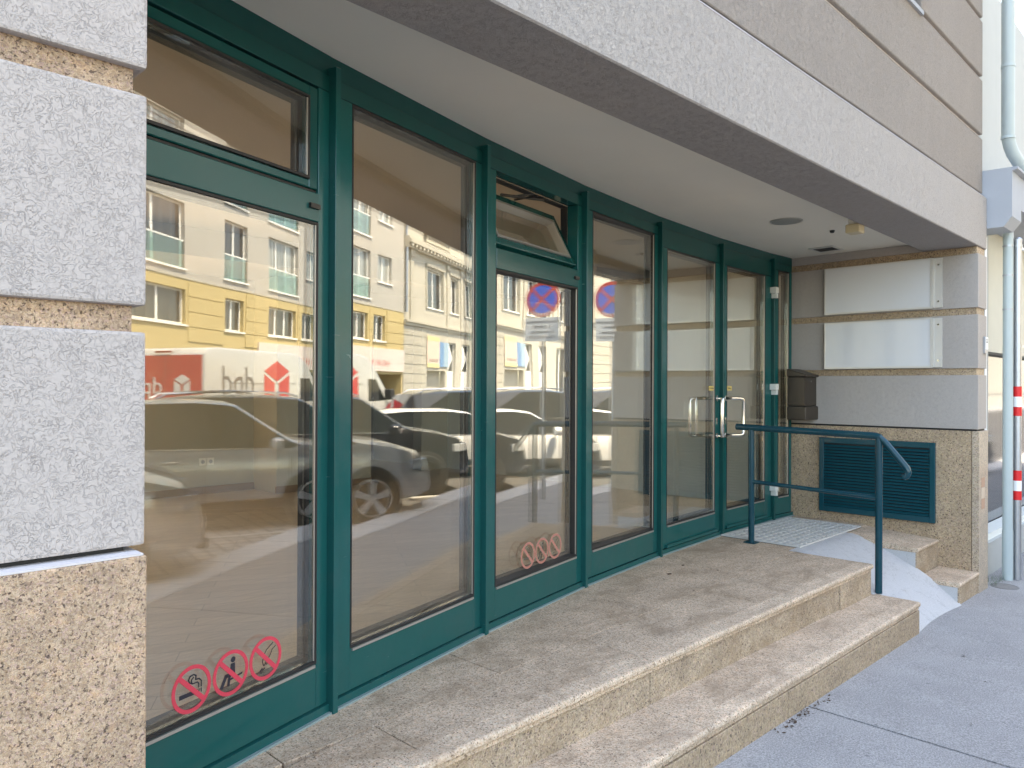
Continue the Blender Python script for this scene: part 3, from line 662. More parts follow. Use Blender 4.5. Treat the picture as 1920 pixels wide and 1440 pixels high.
# entrance grating
G = thing('entrance_grating', 'light metal doormat grating in front of the right door', 'grating', (6.2, 2.9, .37))
gx0, gx1, gy0, gy1 = 5.72, 6.96, 2.535, 3.205
MB().box(gx0, gx1, gy0, gy1, .3695, .3725).build('tray', 'grating_dark', G)
MB().box(gx0, gx1, gy0, gy0 + .008, .3727, .384).box(gx0, gx1, gy1 - .008, gy1, .3727, .384).box(gx0, gx0 + .008, gy0 + .008, gy1 - .008, .3727, .384).box(gx1 - .008, gx1, gy0 + .008, gy1 - .008, .3727, .384).build('rim', 'grating', G)
k = 0; y = gy0 + .034
while y < gy1 - .03:
    MB().box(gx0 + .01, gx1 - .01, y, y + .026, .3727, .386).build('bearing_bar', 'grating', G); y += .066
x = gx0 + .04; cb = MB()
while x < gx1 - .02:
    cb.box(x, x + .026, gy0 + .01, gy1 - .01, .3727, .3852); x += .085
cb.build('cross_bars', 'grating', G)['kind'] = 'stuff'
# railing
RL = thing('handrail', 'green painted tubular steel handrail between steps and ramp', 'railing', (5.65, 2.42, .17))
rx = 5.65
pts = [(rx, 3.03, 1.285), (rx, 2.4, 1.272), (rx, 1.945, 1.262), (rx, 1.918, 1.252), (rx, 1.892, 1.225), (rx, 1.80, 1.105), (rx, 1.735, 1.02), (rx, 1.725, .995), (rx, 1.733, .972), (rx, 1.755, .958)]
pts = [(rx, 3.03, 1.285), (rx, 2.4, 1.272), (rx, 1.96, 1.262), (rx, 1.93, 1.252)]
MB().tube(pts, .0255, 16).build('top_rail', 'teal_rail', RL, smooth=True)
MB().tube([(rx, 1.935, 1.254), (rx, 1.90, 1.225), (rx, 1.775, 1.075), (rx, 1.752, 1.045), (rx, 1.745, 1.02), (rx, 1.752, .998), (rx, 1.775, .985)], .0225, 14).build('grab_end', 'teal_rail', RL, smooth=True)
MB().tube([(rx, 2.90, .37), (rx, 2.905, 1.268)], .0235, 14).build('post', 'teal_rail', RL, smooth=True)
MB().tube([(rx, 1.937, .155), (rx, 1.937, 1.25)], .0245, 14).build('post', 'teal_rail', RL, smooth=True)
MB().tube([(rx, 2.90, .855), (rx, 1.94, .825)], .0165, 12).build('middle_rail', 'teal_rail', RL, smooth=True)
MB().box(rx - .045, rx + .045, 2.855, 2.945, .370, .378).build('foot_plate', 'teal_rail', RL)

# ------------------------------------------------------------------ neighbour building on the right
N = thing('neighbouring_building', 'pale mint rendered neighbouring building at the right edge with a blue grey cornice', 'building', (9.5, 2, 0))
MB().box(7.445, 20, 1.80, 12, 3.45, 5.3).build('upper_wall', 'neighbour_wall', N)
MB().box(7.445, 7.66, 1.74, 12, -.15, 3.3).build('corner_pier', 'neighbour_trim', N)
MB().box(7.66, 8.02, 1.80, 12, -.15, 3.2).build('lower_wall', 'neighbour_wall', N)
MB().box(8.02, 20, 1.86, 12, 1.95, 3.2).build('shop_panel', 'shop_panel', N)
MB().box(8.02, 20, 1.80, 12, -.15, .18).build('plinth', 'neighbour_wall', N)
MB().box(8.02, 20, 2.0, 2.02, .18, 1.95).build('shop_pane', 'pane_dark', N)
MB().box(8.02, 8.07, 1.84, 1.99, .18, 1.95).box(8.07, 20, 1.84, 1.99, .18, .24).build('shop_frame', 'neighbour_trim', N)
MB().box(7.47, 7.53, 1.70, 1.739, -.15, 2.9).build('corner_trim', 'white_band', N)
MB().prism([(1.50, 3.04), (1.50, 3.42), (1.46, 3.43), (1.46, 3.45), (1.85, 3.46), (1.85, 2.96), (1.56, 2.96)], 0, 7.445, 7.78).build('cornice', 'neighbour_cornice', N)
MB().prism([(1.50, 3.14), (1.50, 3.42), (1.46, 3.43), (1.46, 3.45), (1.85, 3.46), (1.85, 3.10)], 0, 7.78, 20).build('cornice', 'neighbour_cornice', N)
D_ = thing('downpipe', 'pale mint rainwater downpipe fixed beside the pillar', 'pipe', (7.75, 1.65, 0))
MB().tube([(7.59, 1.56, 5.28), (7.59, 1.56, 3.74), (7.63, 1.555, 3.68), (7.66, 1.54, 3.62), (7.71, 1.52, 3.57), (7.78, 1.50, 3.52), (7.85, 1.48, 3.455)], .050, 18).build('upper_pipe', 'pipe_paint', D_, smooth=True)
for z in (3.74, 4.35): MB().lathe([(.054, -.012), (.054, .012)], 20, 'Z', (7.59, 1.56, z)).build('collar', 'pipe_paint', D_, smooth=True)
MB().tube([(7.87, 1.615, 2.98), (7.87, 1.615, .35)], .040, 18).build('lower_pipe', 'pipe_paint', D_, smooth=True)
MB().tube([(7.87, 1.615, .35), (7.87, 1.615, -.09)], .043, 18).build('foot_pipe', 'pipe_paint', D_, smooth=True)
for z in (2.3, 2.6, 2.86): MB().lathe([(.044, -.006), (.044, .006)], 18, 'Z', (7.87, 1.615, z)).build('pipe_clip', 'galvanised', D_, smooth=True)
PO = thing('sign_post', 'grey galvanised post with red and white bands at the right edge', 'post', (7.93, 1.56, -.09))
px, py = 7.93, 1.555
MB().tube([(px, py, -.09), (px, py, 2.9)], .032, 18).build('tube', 'galvanised', PO, smooth=True)
MB().lathe([(.034, 0), (.034, .02), (.02, .035)], 18, 'Z', (px, py, 2.9)).build('cap', 'galvanised', PO)
for z0, z1, c in ((1.36, 1.44, 'red_band'), (1.44, 1.53, 'white_band'), (1.53, 1.62, 'red_band'), (.62, .70, 'red_band'), (.70, .79, 'white_band'), (.79, .88, 'red_band')):
    MB().lathe([(.0335, z0), (.0335, z1 - .0005)], 20, 'Z', (px, py, 0)).build('band', c, PO, smooth=True)
for z in (2.86, 1.98):
    MB().lathe([(.037, z - .012), (.037, z + .012)], 18, 'Z', (px, py, 0)).box(px + .03, px + .5, py - .006, py + .004, z - .012, z + .012).build('bracket', 'galvanised', PO)
o = tag(MB().lathe([(.105, -.01), (.105, .004), (.095, .006), (.09, .003)], 28, 'Z', (7.575, 1.575, zg(7.58))).build('valve_cover', 'valve_iron'), 'round dark valve cover in the pavement by the pillar foot', 'cover')
# weeds at pillar foot
w = MB()
for k in range(60):
    a = random.uniform(0, 6.3); bx, by = 7.52 + random.uniform(0, .32), 1.68 + random.uniform(-.06, .06); l = random.uniform(.03, .10); zz = zg(8) - .0
    dx, dy = math.cos(a) * l * .5, math.sin(a) * l * .5
    w.add([(bx, by, zz), (bx + .008, by, zz), (bx + dx, by + dy, zz + l)], [(0, 1, 2)])
tag(w.build('weed_tuft', 'weed'), 'small green weeds growing at the foot of the downpipe', 'weeds', kind='stuff')
# litter and leaves
lit = MB()
for (x, y) in ((4.15, 2.72), (4.28, 2.78), (4.56, 2.85), (4.62, 2.60), (4.05, 2.45), (3.55, 1.60), (3.58, 1.57), (3.66, 1.60), (3.5, 1.62), (4.7, 1.35), (4.9, 1.1), (4.2, 1.0), (5.3, 1.3)):
    a = random.uniform(0, 6.3); l = random.uniform(.012, .03); z = (ZP if y > 1.95 else zg(x)) + .003
    lit.add([(x, y, z), (x + l * math.cos(a), y + l * math.sin(a), z + .004), (x + l * math.cos(a + .7), y + l * math.sin(a + .7), z + .009), (x - l * .4, y + l * .4, z + .006)], [(0, 1, 2, 3)])
for k in range(70):
    x, y = 3.78 + random.gauss(0, .16), 1.645 - abs(random.gauss(0, .022)); a = random.uniform(0, 6.3); l = random.uniform(.004, .016); z = zg(x) + .002
    lit.add([(x, y, z), (x + l * math.cos(a), y + l * math.sin(a), z + .003), (x + l * math.cos(a + .7), y + l * math.sin(a + .7), z + .006), (x - l * .4, y + l * .4, z + .004)], [(0, 1, 2, 3)])
tag(lit.build('leaf_litter', 'leaf_dry'), 'scattered dry leaves and crumbs on steps and pavement', 'litter', kind='stuff')

# ------------------------------------------------------------------ interior
def st(o): o['kind'] = 'structure'; return o
fl = MB(); fl.prism([(-7, 2.41), (.0, 2.41), (.58, 2.27), (1.6, 2.59), (2.64, 2.85), (3.68, 3.06), (4.73, 3.21), (5.78, 3.3), (8.8, 3.31), (8.8, 12), (-7, 12)], 2, .2, .378); st(fl.build('interior_floor', 'laminate'))
st(MB().box(5.3, 9.0, 8.705, 10.8, 2.46, 3.25).build('interior_ceiling', 'room_ceiling'))
ic = MB().prism([(-7, 2.34), (.0, 2.34), (.58, 2.31), (1.6, 2.62), (2.64, 2.88), (3.68, 3.09), (4.73, 3.24), (5.78, 3.33), (8.8, 3.34), (8.8, 8.69), (-7, 8.69)], 2, 2.843, 2.8515); st(ic.build('interior_ceiling', 'room_ceiling'))
wl = MB(); wl.box(-7, 4.27, 8.5, 8.7, .38, .6).box(-7, 4.27, 8.5, 8.7, 2.7, 2.84).box(1.8, 4.27, 8.5, 8.7, .6, 2.7).box(-2.6, -2.3, 8.5, 8.7, .6, 2.7).box(4.27, 5.55, 7.95, 8.7, .38, 2.86).box(6.95, 8.0, 8.7, 8.9, .38, 2.86).box(8.0, 8.8, 8.5, 8.9, .38, 2.86).box(5.55, 6.95, 8.5, 8.7, 2.45, 2.86)  # rear window openings, out of view, added to bring in daylight
st(wl.build('interior_wall', 'room_wall'))
st(MB().box(8.75, 8.95, 3.3, 12, .2, 2.86).build('interior_wall', 'room_wall')); st(MB().box(-7.1, -6.99, 2.41, 12, .2, 2.86).build('interior_wall', 'room_wall')); st(MB().box(5.3, 9, 10.6, 10.8, .2, 2.46).box(5.3, 5.5, 8.705, 10.6, .2, 2.46).build('interior_wall', 'room_shade'))  # corridor behind the doorway: its shade is put into the wall colour
st(MB().box(7.434, 8.95, 3.1, 3.29, .2, 2.86).build('interior_wall', 'room_wall'))
for a, b, y in ((-6.9, 4.268, 8.485), (4.255, 5.55, 7.935)):
    st(MB().box(a, b, y, y + .014, .38, .46).build('skirting_board', 'wood_trim'))
st(MB().box(-6.9, 8.75, 6.0, 6.25, 2.62, 2.842).build('ceiling_beam', 'room_ceiling'))
o = thing('wall_socket', 'double white wall socket low on the room wall', 'socket', (3.6, 8.49, .75))
for k in (0, 1):
    MB().box(3.62 + k * .09, 3.70 + k * .09, 8.488, 8.499, .70, .78).build('plate', 'socket', o); MB().lathe([(.022, -.002), (.022, 0)], 14, 'Y', (3.66 + k * .09, 8.488, .74)).build('outlet', 'lamp_grey', o)
def radiator(y0, y1, z0, z1, label, grid):
    o = thing('radiator', label, 'radiator', (8.7, (y0 + y1) / 2, z0), 0, 'white panel radiators')
    MB().box(8.68, 8.74, y0, y1, z0, z1).build('panel', 'room_shade', o)  # dark panel colour paints the shaded gaps between the white ribs
    y = y0 + .01
    while y < y1 - .03:
        MB().box(8.655, 8.679, y, y + .028, z0 + .02, z1 - .02).build('rib', 'radiator', o); y += .06
    for z in (z0 + .005, z1 - .03): MB().box(8.65, 8.654, y0, y1, z, z + .02).build('rail', 'radiator', o)
    MB().tube([(8.70, y0 + .05, z0), (8.70, y0 + .05, .38)], .012, 8).build('pipe', 'radiator', o)
radiator(4.2, 5.55, .50, 1.42, 'white ribbed radiator inside behind the entrance doors', True)
radiator(7.25, 8.4, .44, 1.30, 'white ribbed radiator deep in the room behind the third window', False)
o = thing('ceiling_light', 'grey louvred ceiling light inside behind the fourth window', 'lamp', (6.6, 5.0, 2.8))
MB().box(6.2, 7.7, 4.9, 5.15, 2.79, 2.842).build('housing', 'lamp_grey', o)
for k in range(12): MB().box(6.25 + k * .12, 6.33 + k * .12, 4.93, 5.12, 2.775, 2.789).build('louvre', 'sign_white', o)
o = thing('ceiling_bracket', 'dark metal bracket hanging from the ceiling inside', 'bracket', (2.7, 4.4, 2.6))
MB().box(2.98, 3.2, 4.78, 4.9, 2.70, 2.72).box(3.06, 3.10, 4.82, 4.86, 2.5, 2.70).build('plate', 'lamp_grey', o); MB().tube([(3.08, 4.84, 2.72), (3.08, 4.84, 2.852)], .015, 8).build('stem', 'lamp_grey', o)
o = tag(MB().tube([(4.2, 5.2, 2.845), (4.6, 5.3, 2.80), (4.7, 5.32, 2.78), (4.75, 5.33, 2.70), (4.82, 5.34, 2.60), (4.86, 5.35, 2.56)], .008, 6).build('hanging_cable', 'black_plastic'), 'loose dark cable hanging from the ceiling inside', 'cable')

# ------------------------------------------------------------------ street: cars
def wheel(parent, x, y, r, side, rimmat):
    w = subs('wheel', parent)
    MW = world_of(parent)
    MB(MW @ Matrix.Translation((x, y, r))).lathe([(r * .7, -.1 * side), (r * .95, -.11 * side), (r, -.07 * side), (r, .07 * side), (r * .95, .1 * side), (r * .7, .1 * side)], 28, 'Y').build('tyre', 'tyre', w, smooth=True)
    q = MB(MW @ Matrix.Translation((x, y + .112 * side, r)))
    n = 5
    for k in range(n):
        a = 2 * math.pi * k / n + .3; c, s = math.cos(a), math.sin(a); px_, pz = -s, c
        q.add([(c * .05 + px_ * .035, 0, s * .05 + pz * .035), (c * r * .68 + px_ * .05, 0, s * r * .68 + pz * .05), (c * r * .68 - px_ * .05, 0, s * r * .68 - pz * .05), (c * .05 - px_ * .035, 0, s * .05 - pz * .035)] + [(c * .05 + px_ * .035, -.03 * side, s * .05 + pz * .035), (c * r * .68 + px_ * .05, -.03 * side, s * r * .68 + pz * .05), (c * r * .68 - px_ * .05, -.03 * side, s * r * .68 - pz * .05), (c * .05 - px_ * .035, -.03 * side, s * .05 - pz * .035)],
              [(0, 1, 2, 3), (4, 7, 6, 5), (0, 4, 5, 1), (1, 5, 6, 2), (2, 6, 7, 3), (3, 7, 4, 0)])
    q.lathe([(.06, -.02 * side), (.06, .008 * side)], 14, 'Y')
    vs = []
    q.tube([(r * .70 * math.cos(t * .2618), 0, r * .70 * math.sin(t * .2618)) for t in range(25)], .014, 6, caps=False)
    q.build('rim', rimmat, w, smooth=True)
def car(name, label, loc, ang, paintm, L=4.5, W=1.84, H=1.62, kind='suv', rails=False, rimmat='rim'):
    o = thing(name, label, 'car', (loc[0], loc[1], zg(loc[0]) - .12), ang, 'cars parked at an angle to the kerb')
    MW = world_of(o); hw = W / 2; k = H / 1.62
    if kind == 'suv':
        top = [(-.5, .62), (-.495, .98), (-.475, 1.06), (-.40, 1.52), (-.385, 1.545), (-.22, 1.61), (-.20, 1.612), (-.02, 1.62), (.0, 1.618), (.085, 1.585), (.10, 1.565), (.245, 1.13), (.27, 1.09), (.38, 1.02), (.455, .93), (.488, .80), (.5, .60)]
    else:
        top = [(-.5, .62), (-.495, .95), (-.46, 1.0), (-.36, 1.38), (-.345, 1.41), (-.20, 1.475), (-.18, 1.48), (-.0, 1.48), (.02, 1.476), (.085, 1.44), (.10, 1.42), (.255, 1.02), (.28, .985), (.38, .93), (.455, .85), (.488, .74), (.5, .56)]
    bl = 1.02 if kind == 'suv' else .95
    stn = []
    for x, z in top:
        z *= k; ax = abs(x); t = max(0, (ax - .36) / .14)
        w = hw * (1 - .24 * t ** 2.4); belt = min(z - .02, (bl + .03 * (-x)) * k)
        if x > .255: belt = z - .035
        if x < -.48: belt = z - .03
        gh = max(0, z - belt); tw = w * .97 - gh * .36 - .02
        low = .27 if ax < .44 else .27 + (ax - .44) * 1.6
        stn.append((x * L, low, belt, z, w, max(.35, tw)))
    n = 9; vs = []
    for x, lo, be, z, w, tw in stn:
        half = [(0, lo), (w * .86, lo), (w * .975, lo + .10), (w, lo + (be - lo) * .55), (w * .985, be - .07), (w * .955, be), (tw, z - .035), (tw * .86, z), (0, z + .012)]
        vs += [(x, y, q) for y, q in half] + [(x, -y, q) for y, q in half[1:-1][::-1]]
    m_ = 16; body, win = [], []
    for i in range(len(stn) - 1):
        xa, xb = top[i][0], top[i + 1][0]
        side_glass = (xa, xb) in ((-.385, -.22), (-.20, -.02), (.0, .085), (.10, .245)) if kind == 'suv' else (xa, xb) in ((-.345, -.20), (-.18, -.0), (.02, .085), (.10, .255))
        if i in (9, 10, 11) and i != 10: pass
        for j in range(m_):
            f = (i * m_ + j, i * m_ + (j + 1) % m_, (i + 1) * m_ + (j + 1) % m_, (i + 1) * m_ + j)
            sg = j in (5, 10); tg = j in (7, 8, 6, 9)
            isw = (sg and -.39 < xa < .25) or (tg and xa in (.10,) and j in (7, 8)) or (j in (7, 8) and xa in (-.475, -.46))
            (win if isw else body).append(f)
    body += [tuple(range(m_))[::-1], tuple(range((len(stn) - 1) * m_, len(stn) * m_))]
    b = MB(MW).add(vs, body).build('body', paintm, o, smooth=True)
    MB(MW).add(vs, win).build('window', 'car_glass', o)
    R_ = .345 if kind == 'suv' else .325
    fx, rxx = .5 * L - .86, -.5 * L + .82
    for s in (1, -1):
        for x in (fx, rxx):
            MB(MW).lathe([(R_ + .07, (hw - .06) * s), (R_ + .065, (hw + .006) * s), (R_ + .05, (hw + .009) * s)], 26, 'Y', (x, 0, R_)).build('wheel_arch', 'cladding', o, smooth=True)
            wheel(o, x, s * (hw - .05), R_, s, rimmat)
        MB(MW).box(rxx + .4, fx - .4, s * (hw - .05), s * (hw + .012), .26, .38).build('sill_cladding', 'cladding', o, bevel=.01)
        # mirror, handles, belt trim, lamps
        mx_ = .20 * L
        vv = MB(MW).lathe([(.03, -.085), (.075, -.06), (.09, 0), (.08, .05), (.03, .07)], 14, 'X', (mx_, s * (hw + .12), bl * k + .06)); vv.build('side_mirror', paintm, o, smooth=True)
        MB(MW).tube([(mx_, s * (hw - .06), bl * k + .0), (mx_, s * (hw + .09), bl * k + .03)], .02, 8).build('mirror_arm', 'cladding', o)
        for hx_ in (-.07 * L, -.27 * L):
            MB(MW).tube([(hx_ - .09, s * (hw + .004), .87 * k), (hx_, s * (hw + .022), .875 * k), (hx_ + .09, s * (hw + .004), .87 * k)], .013, 8).build('door_handle', 'chrome', o, smooth=True)
        for dx in (.24 * L, .01 * L, -.19 * L):
            MB(MW).box(dx - .004, dx + .004, s * (hw - .02), s * (hw + .003), .42, .92 * k).build('door_gap', 'cladding', o)
        MB(MW).tube([(-.38 * L, s * (hw * .955 + .004), bl * k + .022), (0, s * (hw * .955 + .006), bl * k), (.22 * L, s * (hw * .955 + .002), bl * k - .008)], .010, 6).build('belt_trim', 'chrome', o)
        y1_, y0_ = s * hw * .93, s * hw * .52
        MB(MW).prism([(.425 * L, s * hw * .965), (.425 * L, s * hw * .90), (.478 * L, s * hw * .55), (.497 * L, s * hw * .55), (.485 * L, s * hw * .80), (.455 * L, s * hw * .93)], 2, .70 * k, .83 * k).build('headlight', 'lamp_clear', o, bevel=.015, seg=2)
        MB(MW).prism([(-.46 * L, s * hw * .94), (-.497 * L, s * hw * .80), (-.503 * L, s * hw * .55), (-.49 * L, s * hw * .55), (-.44 * L, s * hw * .93)], 2, .86 * k, 1.0 * k).build('tail_light', 'lamp_red', o, bevel=.01)
        if rails:
            MB(MW).tube([(-.36 * L, s * hw * .66, 1.57 * k), (-.33 * L, s * hw * .68, 1.64 * k), (-.1 * L, s * hw * .69, 1.675 * k), (.05 * L, s * hw * .68, 1.655 * k), (.09 * L, s * hw * .66, 1.60 * k)], .016, 8).build('roof_rail', 'chrome', o, smooth=True)
    MB(MW).box(.49 * L, .508 * L, -hw * .5, hw * .5, .52 * k, .70 * k).build('grille', 'cladding', o, bevel=.01)
    MB(MW).box(.485 * L, .512 * L, -hw * .62, hw * .62, .30, .40).build('front_bumper', 'cladding', o, bevel=.015)
    MB(MW).box(.5 * L, .515 * L, -.26, .26, .43, .53).build('number_plate', 'white_band', o)
    MB(MW).box(-.512 * L, -.48 * L, -hw * .7, hw * .7, .30, .45).build('rear_bumper', 'cladding', o, bevel=.015)
    return o
HA = R(50)
car('parked_car', 'grey car at the left edge of the window reflection, only its nose in view', (3.98, -2.25), HA, 'paint_silver', 4.4, 1.8, 1.58)
car('parked_car', 'silver SUV reflected in the first and second windows', (7.88, -2.26), HA, 'paint_silver', 4.5, 1.84, 1.62)
car('parked_car', 'dark SUV with chrome trim reflected in the second and third windows', (10.40, -2.64), HA, 'paint_dark', 4.6, 1.88, 1.66, rails=True, rimmat='rim_dark')
car('parked_car', 'white low car reflected in the third and fourth windows', (13.65, -1.95), HA, 'paint_white', 4.5, 1.82, 1.48, kind='sedan')
car('parked_car', 'black estate SUV with silver roof rails reflected behind the white car', (16.6, -2.1), HA, 'paint_dark', 4.7, 1.88, 1.72, rails=True)

# ------------------------------------------------------------------ street: delivery van
VN = thing('delivery_van', 'white parcel delivery van with red rear doors reflected in the first window', 'van', (17.0, -7.0, -.2))
vz = -.2; vx0, vx1, vy0, vy1 = 13.95, 20.6, -8.0, -6.0
prof = [(vx0, vz + .45), (vx0, vz + 2.52), (vx0 + .08, vz + 2.66), (vx0 + .6, vz + 2.70), (18.0, vz + 2.70), (18.45, vz + 2.62), (18.75, vz + 2.45), (20.0, vz + 1.40), (20.35, vz + 1.28), (20.6, vz + 1.05), (20.62, vz + .45)]
MB().prism([(a, b) for a, b in prof], 1, vy0, vy1).build('body', 'paint_van', VN, bevel=.05, seg=3, smooth=True)
MB().prism([(18.80, vz + 2.36), (19.90, vz + 1.45), (19.95, vz + 1.47), (18.85, vz + 2.40)], 1, vy0 + .12, vy1 - .12).build('windscreen', 'car_glass', VN)
for s, y in ((1, vy1), (-1, vy0)):
    MB().prism([(18.45, vz + 1.38), (18.45, vz + 2.02), (18.95, vz + 2.02), (19.55, vz + 1.40)], 1, y - .004, y + .006).build('cab_window', 'car_glass', VN)
    for x in (14.95, 19.35):
        w = subs('wheel', VN); MB().lathe([(.24, -.12), (.34, -.11), (.36, -.06), (.36, .06), (.34, .11), (.24, .11)], 26, 'Y', (x, y - s * .12, vz + .36)).build('tyre', 'tyre', w, smooth=True); MB().lathe([(.23, -.02), (.20, .02), (.06, .05)], 20, 'Y', (x, y - s * .05, vz + .36)).build('rim', 'rim', w, smooth=True)
    MB().box(14.3, 20.4, y - .01, y + .012, vz + .5, vz + .66).build('side_moulding', 'cladding', VN)
    MB().box(15.0, 18.2, y - .004, y + .004, vz + 1.86, vz + 1.875).build('panel_seam', 'logo_dark', VN)
    MB().box(19.5, 19.75, min(y, y + s * .22), max(y, y + s * .22), vz + 1.42, vz + 1.75).build('side_mirror', 'cladding', VN, bevel=.03)
for y0, y1 in ((vy0 + .08, -7.01), (-6.99, vy1 - .07)):
    MB().box(vx0 - .018, vx0 - .002, y0, y1, vz + .7, vz + 2.50).build('rear_door', 'van_red', VN)
MB().box(vx0 - .03, vx0 - .001, -7.25, -6.85, vz + 2.56, vz + 2.60).build('brake_light', 'lamp_red', VN)
for y in (vy0 + .02, vy1 - .06): MB().box(vx0 - .02, vx0 - .001, y, y + .05, vz + .9, vz + 1.6).build('tail_light', 'lamp_red', VN)
MB().box(vx0 - .08, vx0 + .1, vy0 + .05, vy1 - .05, vz + .4, vz + .62).build('rear_bumper', 'cladding', VN, bevel=.03)
# side emblem and lettering (facing the pavement, +Y); seen from there +X lies to the left
Ms = lambda x, z: frame_m((x, vy1 + .002, z), (-1, 0, 0), (0, 1, 0))
def cube_logo(M, s, top, side, kx=1.0):
    M = M @ Matrix.Diagonal((kx, 1, 1, 1))
    p = MB(M); p.prism([(0, s * .62), (s * .56, s * .30), (0, -s * .02), (-s * .56, s * .30)], 2, 0, .004); p.build('logo_emblem', top, VN)
    MB(M).prism([(-s * .56, s * .20), (-s * .10, -s * .07), (-s * .10, -s * .13), (-s * .10, -s * .62), (-s * .56, -s * .62)], 2, 0, .004).prism([(s * .56, s * .20), (s * .10, -s * .07), (s * .10, -s * .62), (s * .56, -s * .62)], 2, 0, .004).build('logo_emblem', side, VN)
cube_logo(Ms(17.2, 1.74), .84, 'van_red', 'van_red', 1.35)
text_obj('lettering', 'dpd', 1.0, Ms(15.35, 1.68), 'logo_dark', VN, .003)
Mr = lambda y, z: frame_m((vx0 - .021, y, z), (0, -1, 0), (-1, 0, 0))
cube_logo(Mr(-6.55, 1.64), .36, 'logo_white', 'logo_white'); text_obj('lettering', 'dpd', .55, Mr(-7.45, 1.60), 'logo_white', VN, .003)

# ------------------------------------------------------------------ street: no stopping sign
SG = thing('no_stopping_sign', 'round blue and red no stopping sign with grey plate, reflected in fourth window', 'road sign', (9.8, .44, -.09))
MB().tube([(9.86, .44, -.09), (9.86, .44, 3.22)], .03, 14).build('post', 'galvanised', SG, smooth=True)
Msn = frame_m((9.80, .44, 2.905), (0, -1, 0), (-1, 0, 0)); sr = .265
MB(Msn).lathe([(sr, 0), (sr, .006)], 40, 'Z').build('disc', 'sign_red', SG); MB(Msn).lathe([(sr * .80, .0065), (sr * .80, .008)], 40, 'Z').build('blue_field', 'sign_blue', SG)
for a in (45, -45): MB(Msn @ Matrix.Rotation(R(a), 4, 'Z')).box(-sr * .82, sr * .82, -sr * .075, sr * .075, .0085, .0095 if a > 0 else .0105).build('cross_bar', 'sign_red', SG)
for k, ch in enumerate('ANFANG'):
    a = R(-90 + (k - 2.5) * 13); text_obj('lettering', ch, .075, Msn @ Matrix.Translation((sr * .89 * math.cos(a), sr * .89 * math.sin(a), .008)) @ Matrix.Rotation(a + R(90), 4, 'Z'), 'white_band', SG, .001)
Mp = frame_m((9.80, .44, 2.455), (0, -1, 0), (-1, 0, 0)); MB(Mp).box(-.27, .27, -.175, .175, 0, .005).build('plate', 'sign_plate', SG)
for k, s_ in enumerate(('Anwohnerparken', '3. Bezirk', 'lt. Amtsblatt', 'Wien 41/2018')): text_obj('lettering', s_, .070, Mp @ Matrix.Translation((0, .115 - k * .077, .006)), 'sign_text', SG, .001)

# ------------------------------------------------------------------ opposite buildings
YB = -13.0
def facade(parent, X0, X1, Z0, Z1, holes, mat, name='wall', y=YB, th=.35):
    xs = sorted({X0, X1, *[q for h in holes for q in h[:2]]}); zs = sorted({Z0, Z1, *[q for h in holes for q in h[2:4]]})
    mb = MB()
    for a, b in zip(xs, xs[1:]):
        run = None
        for c, d in zip(zs, zs[1:]):
            hole = any(h[0] <= a and b <= h[1] and h[2] <= c and d <= h[3] for h in holes)
            if not hole:
                run = (run[0], d) if run else (c, d)
            elif run: mb.box(a, b, y - th, y, *run); run = None
        if run: mb.box(a, b, y - th, y, *run)
    return mb.build(name, mat, parent)
def window_(parent, x0, x1, z0, z1, panes=2, y=YB, curtain=False, rail=False, sill=True, fmat='window_frame'):
    P = subs('window', parent); yo = y - .16; t = .07
    f = MB(); f.box(x0, x0 + t, yo - .05, yo, z0, z1).box(x1 - t, x1, yo - .05, yo, z0, z1).box(x0 + t, x1 - t, yo - .05, yo, z0, z0 + t).box(x0 + t, x1 - t, yo - .05, yo, z1 - t, z1)
    for k in range(1, panes):
        xm = x0 + (x1 - x0) * k / panes; f.box(xm - t * .8, xm + t * .8, yo - .05, yo, z0 + t, z1 - t)
    f.build('frame', fmat, P)
    for k in range(panes):
        a = x0 + (x1 - x0) * k / panes + t; b = x0 + (x1 - x0) * (k + 1) / panes - t
        MB().box(a, b, yo - .04, yo - .03, z0 + t, z1 - t).build('pane', 'pane_curtain' if curtain else 'pane_dark', P)
    if sill: MB().box(x0 - .08, x1 + .08, y - .16, y + .06, z0 - .07, z0 - .001).build('sill', 'window_frame', P)
    if rail:
        MB().box(x0 + .02, x1 - .02, y - .06, y - .05, z0 + .02, z0 + .95).build('guard_glass', 'glass_balcony', P); MB().box(x0, x1, y - .075, y - .04, z0 + .95, z0 + 1.0).build('guard_rail', 'window_frame', P)
    return P
OG = thing('apartment_building', 'grey and yellow apartment block reflected in the first window', 'building', (27, YB, 0))
GX = [(10.0, 12.6, 2), (15.0, 16.6, 2), (20.3, 23.45, 2), (26.02, 27.72, 2), (29.5, 32.2, 3), (33.0, 34.5, 2)]
hol = []
for f in range(4):
    z = 5.80 + f * 3.02
    for a, b, n in GX:
        zz = (z, z + 2.32) if b < 32.9 else (z + .95, z + 2.32)
        hol.append((a, b, *zz, n))
facade(OG, 4, 35.9, 5.5, 18, hol, 'facade_grey', 'upper_wall')
for h in hol: window_(OG, *h[:4], h[4], curtain=h[0] > 29 or random.random() < .5, rail=h[3] - h[2] > 2)
yh = [(10.2, 12.6, 3.85, 5.08, 2), (15.0, 16.4, 3.85, 5.08, 2), (20.6, 23.5, 3.85, 5.08, 2), (26.15, 27.5, 3.85, 5.08, 2), (29.5, 32.0, 3.85, 5.08, 3), (32.6, 33.85, 3.85, 5.08, 2)]
facade(OG, 4, 35.9, -.25, 5.44, yh + [(32.2, 35.75, -.25, 2.28, 0), (6, 28, .2, 2.6, 0)], 'facade_yellow', 'lower_wall')
MB().box(4, 35.9, YB - .3, YB + .02, 5.442, 5.498).build('string_course', 'cornice', OG)
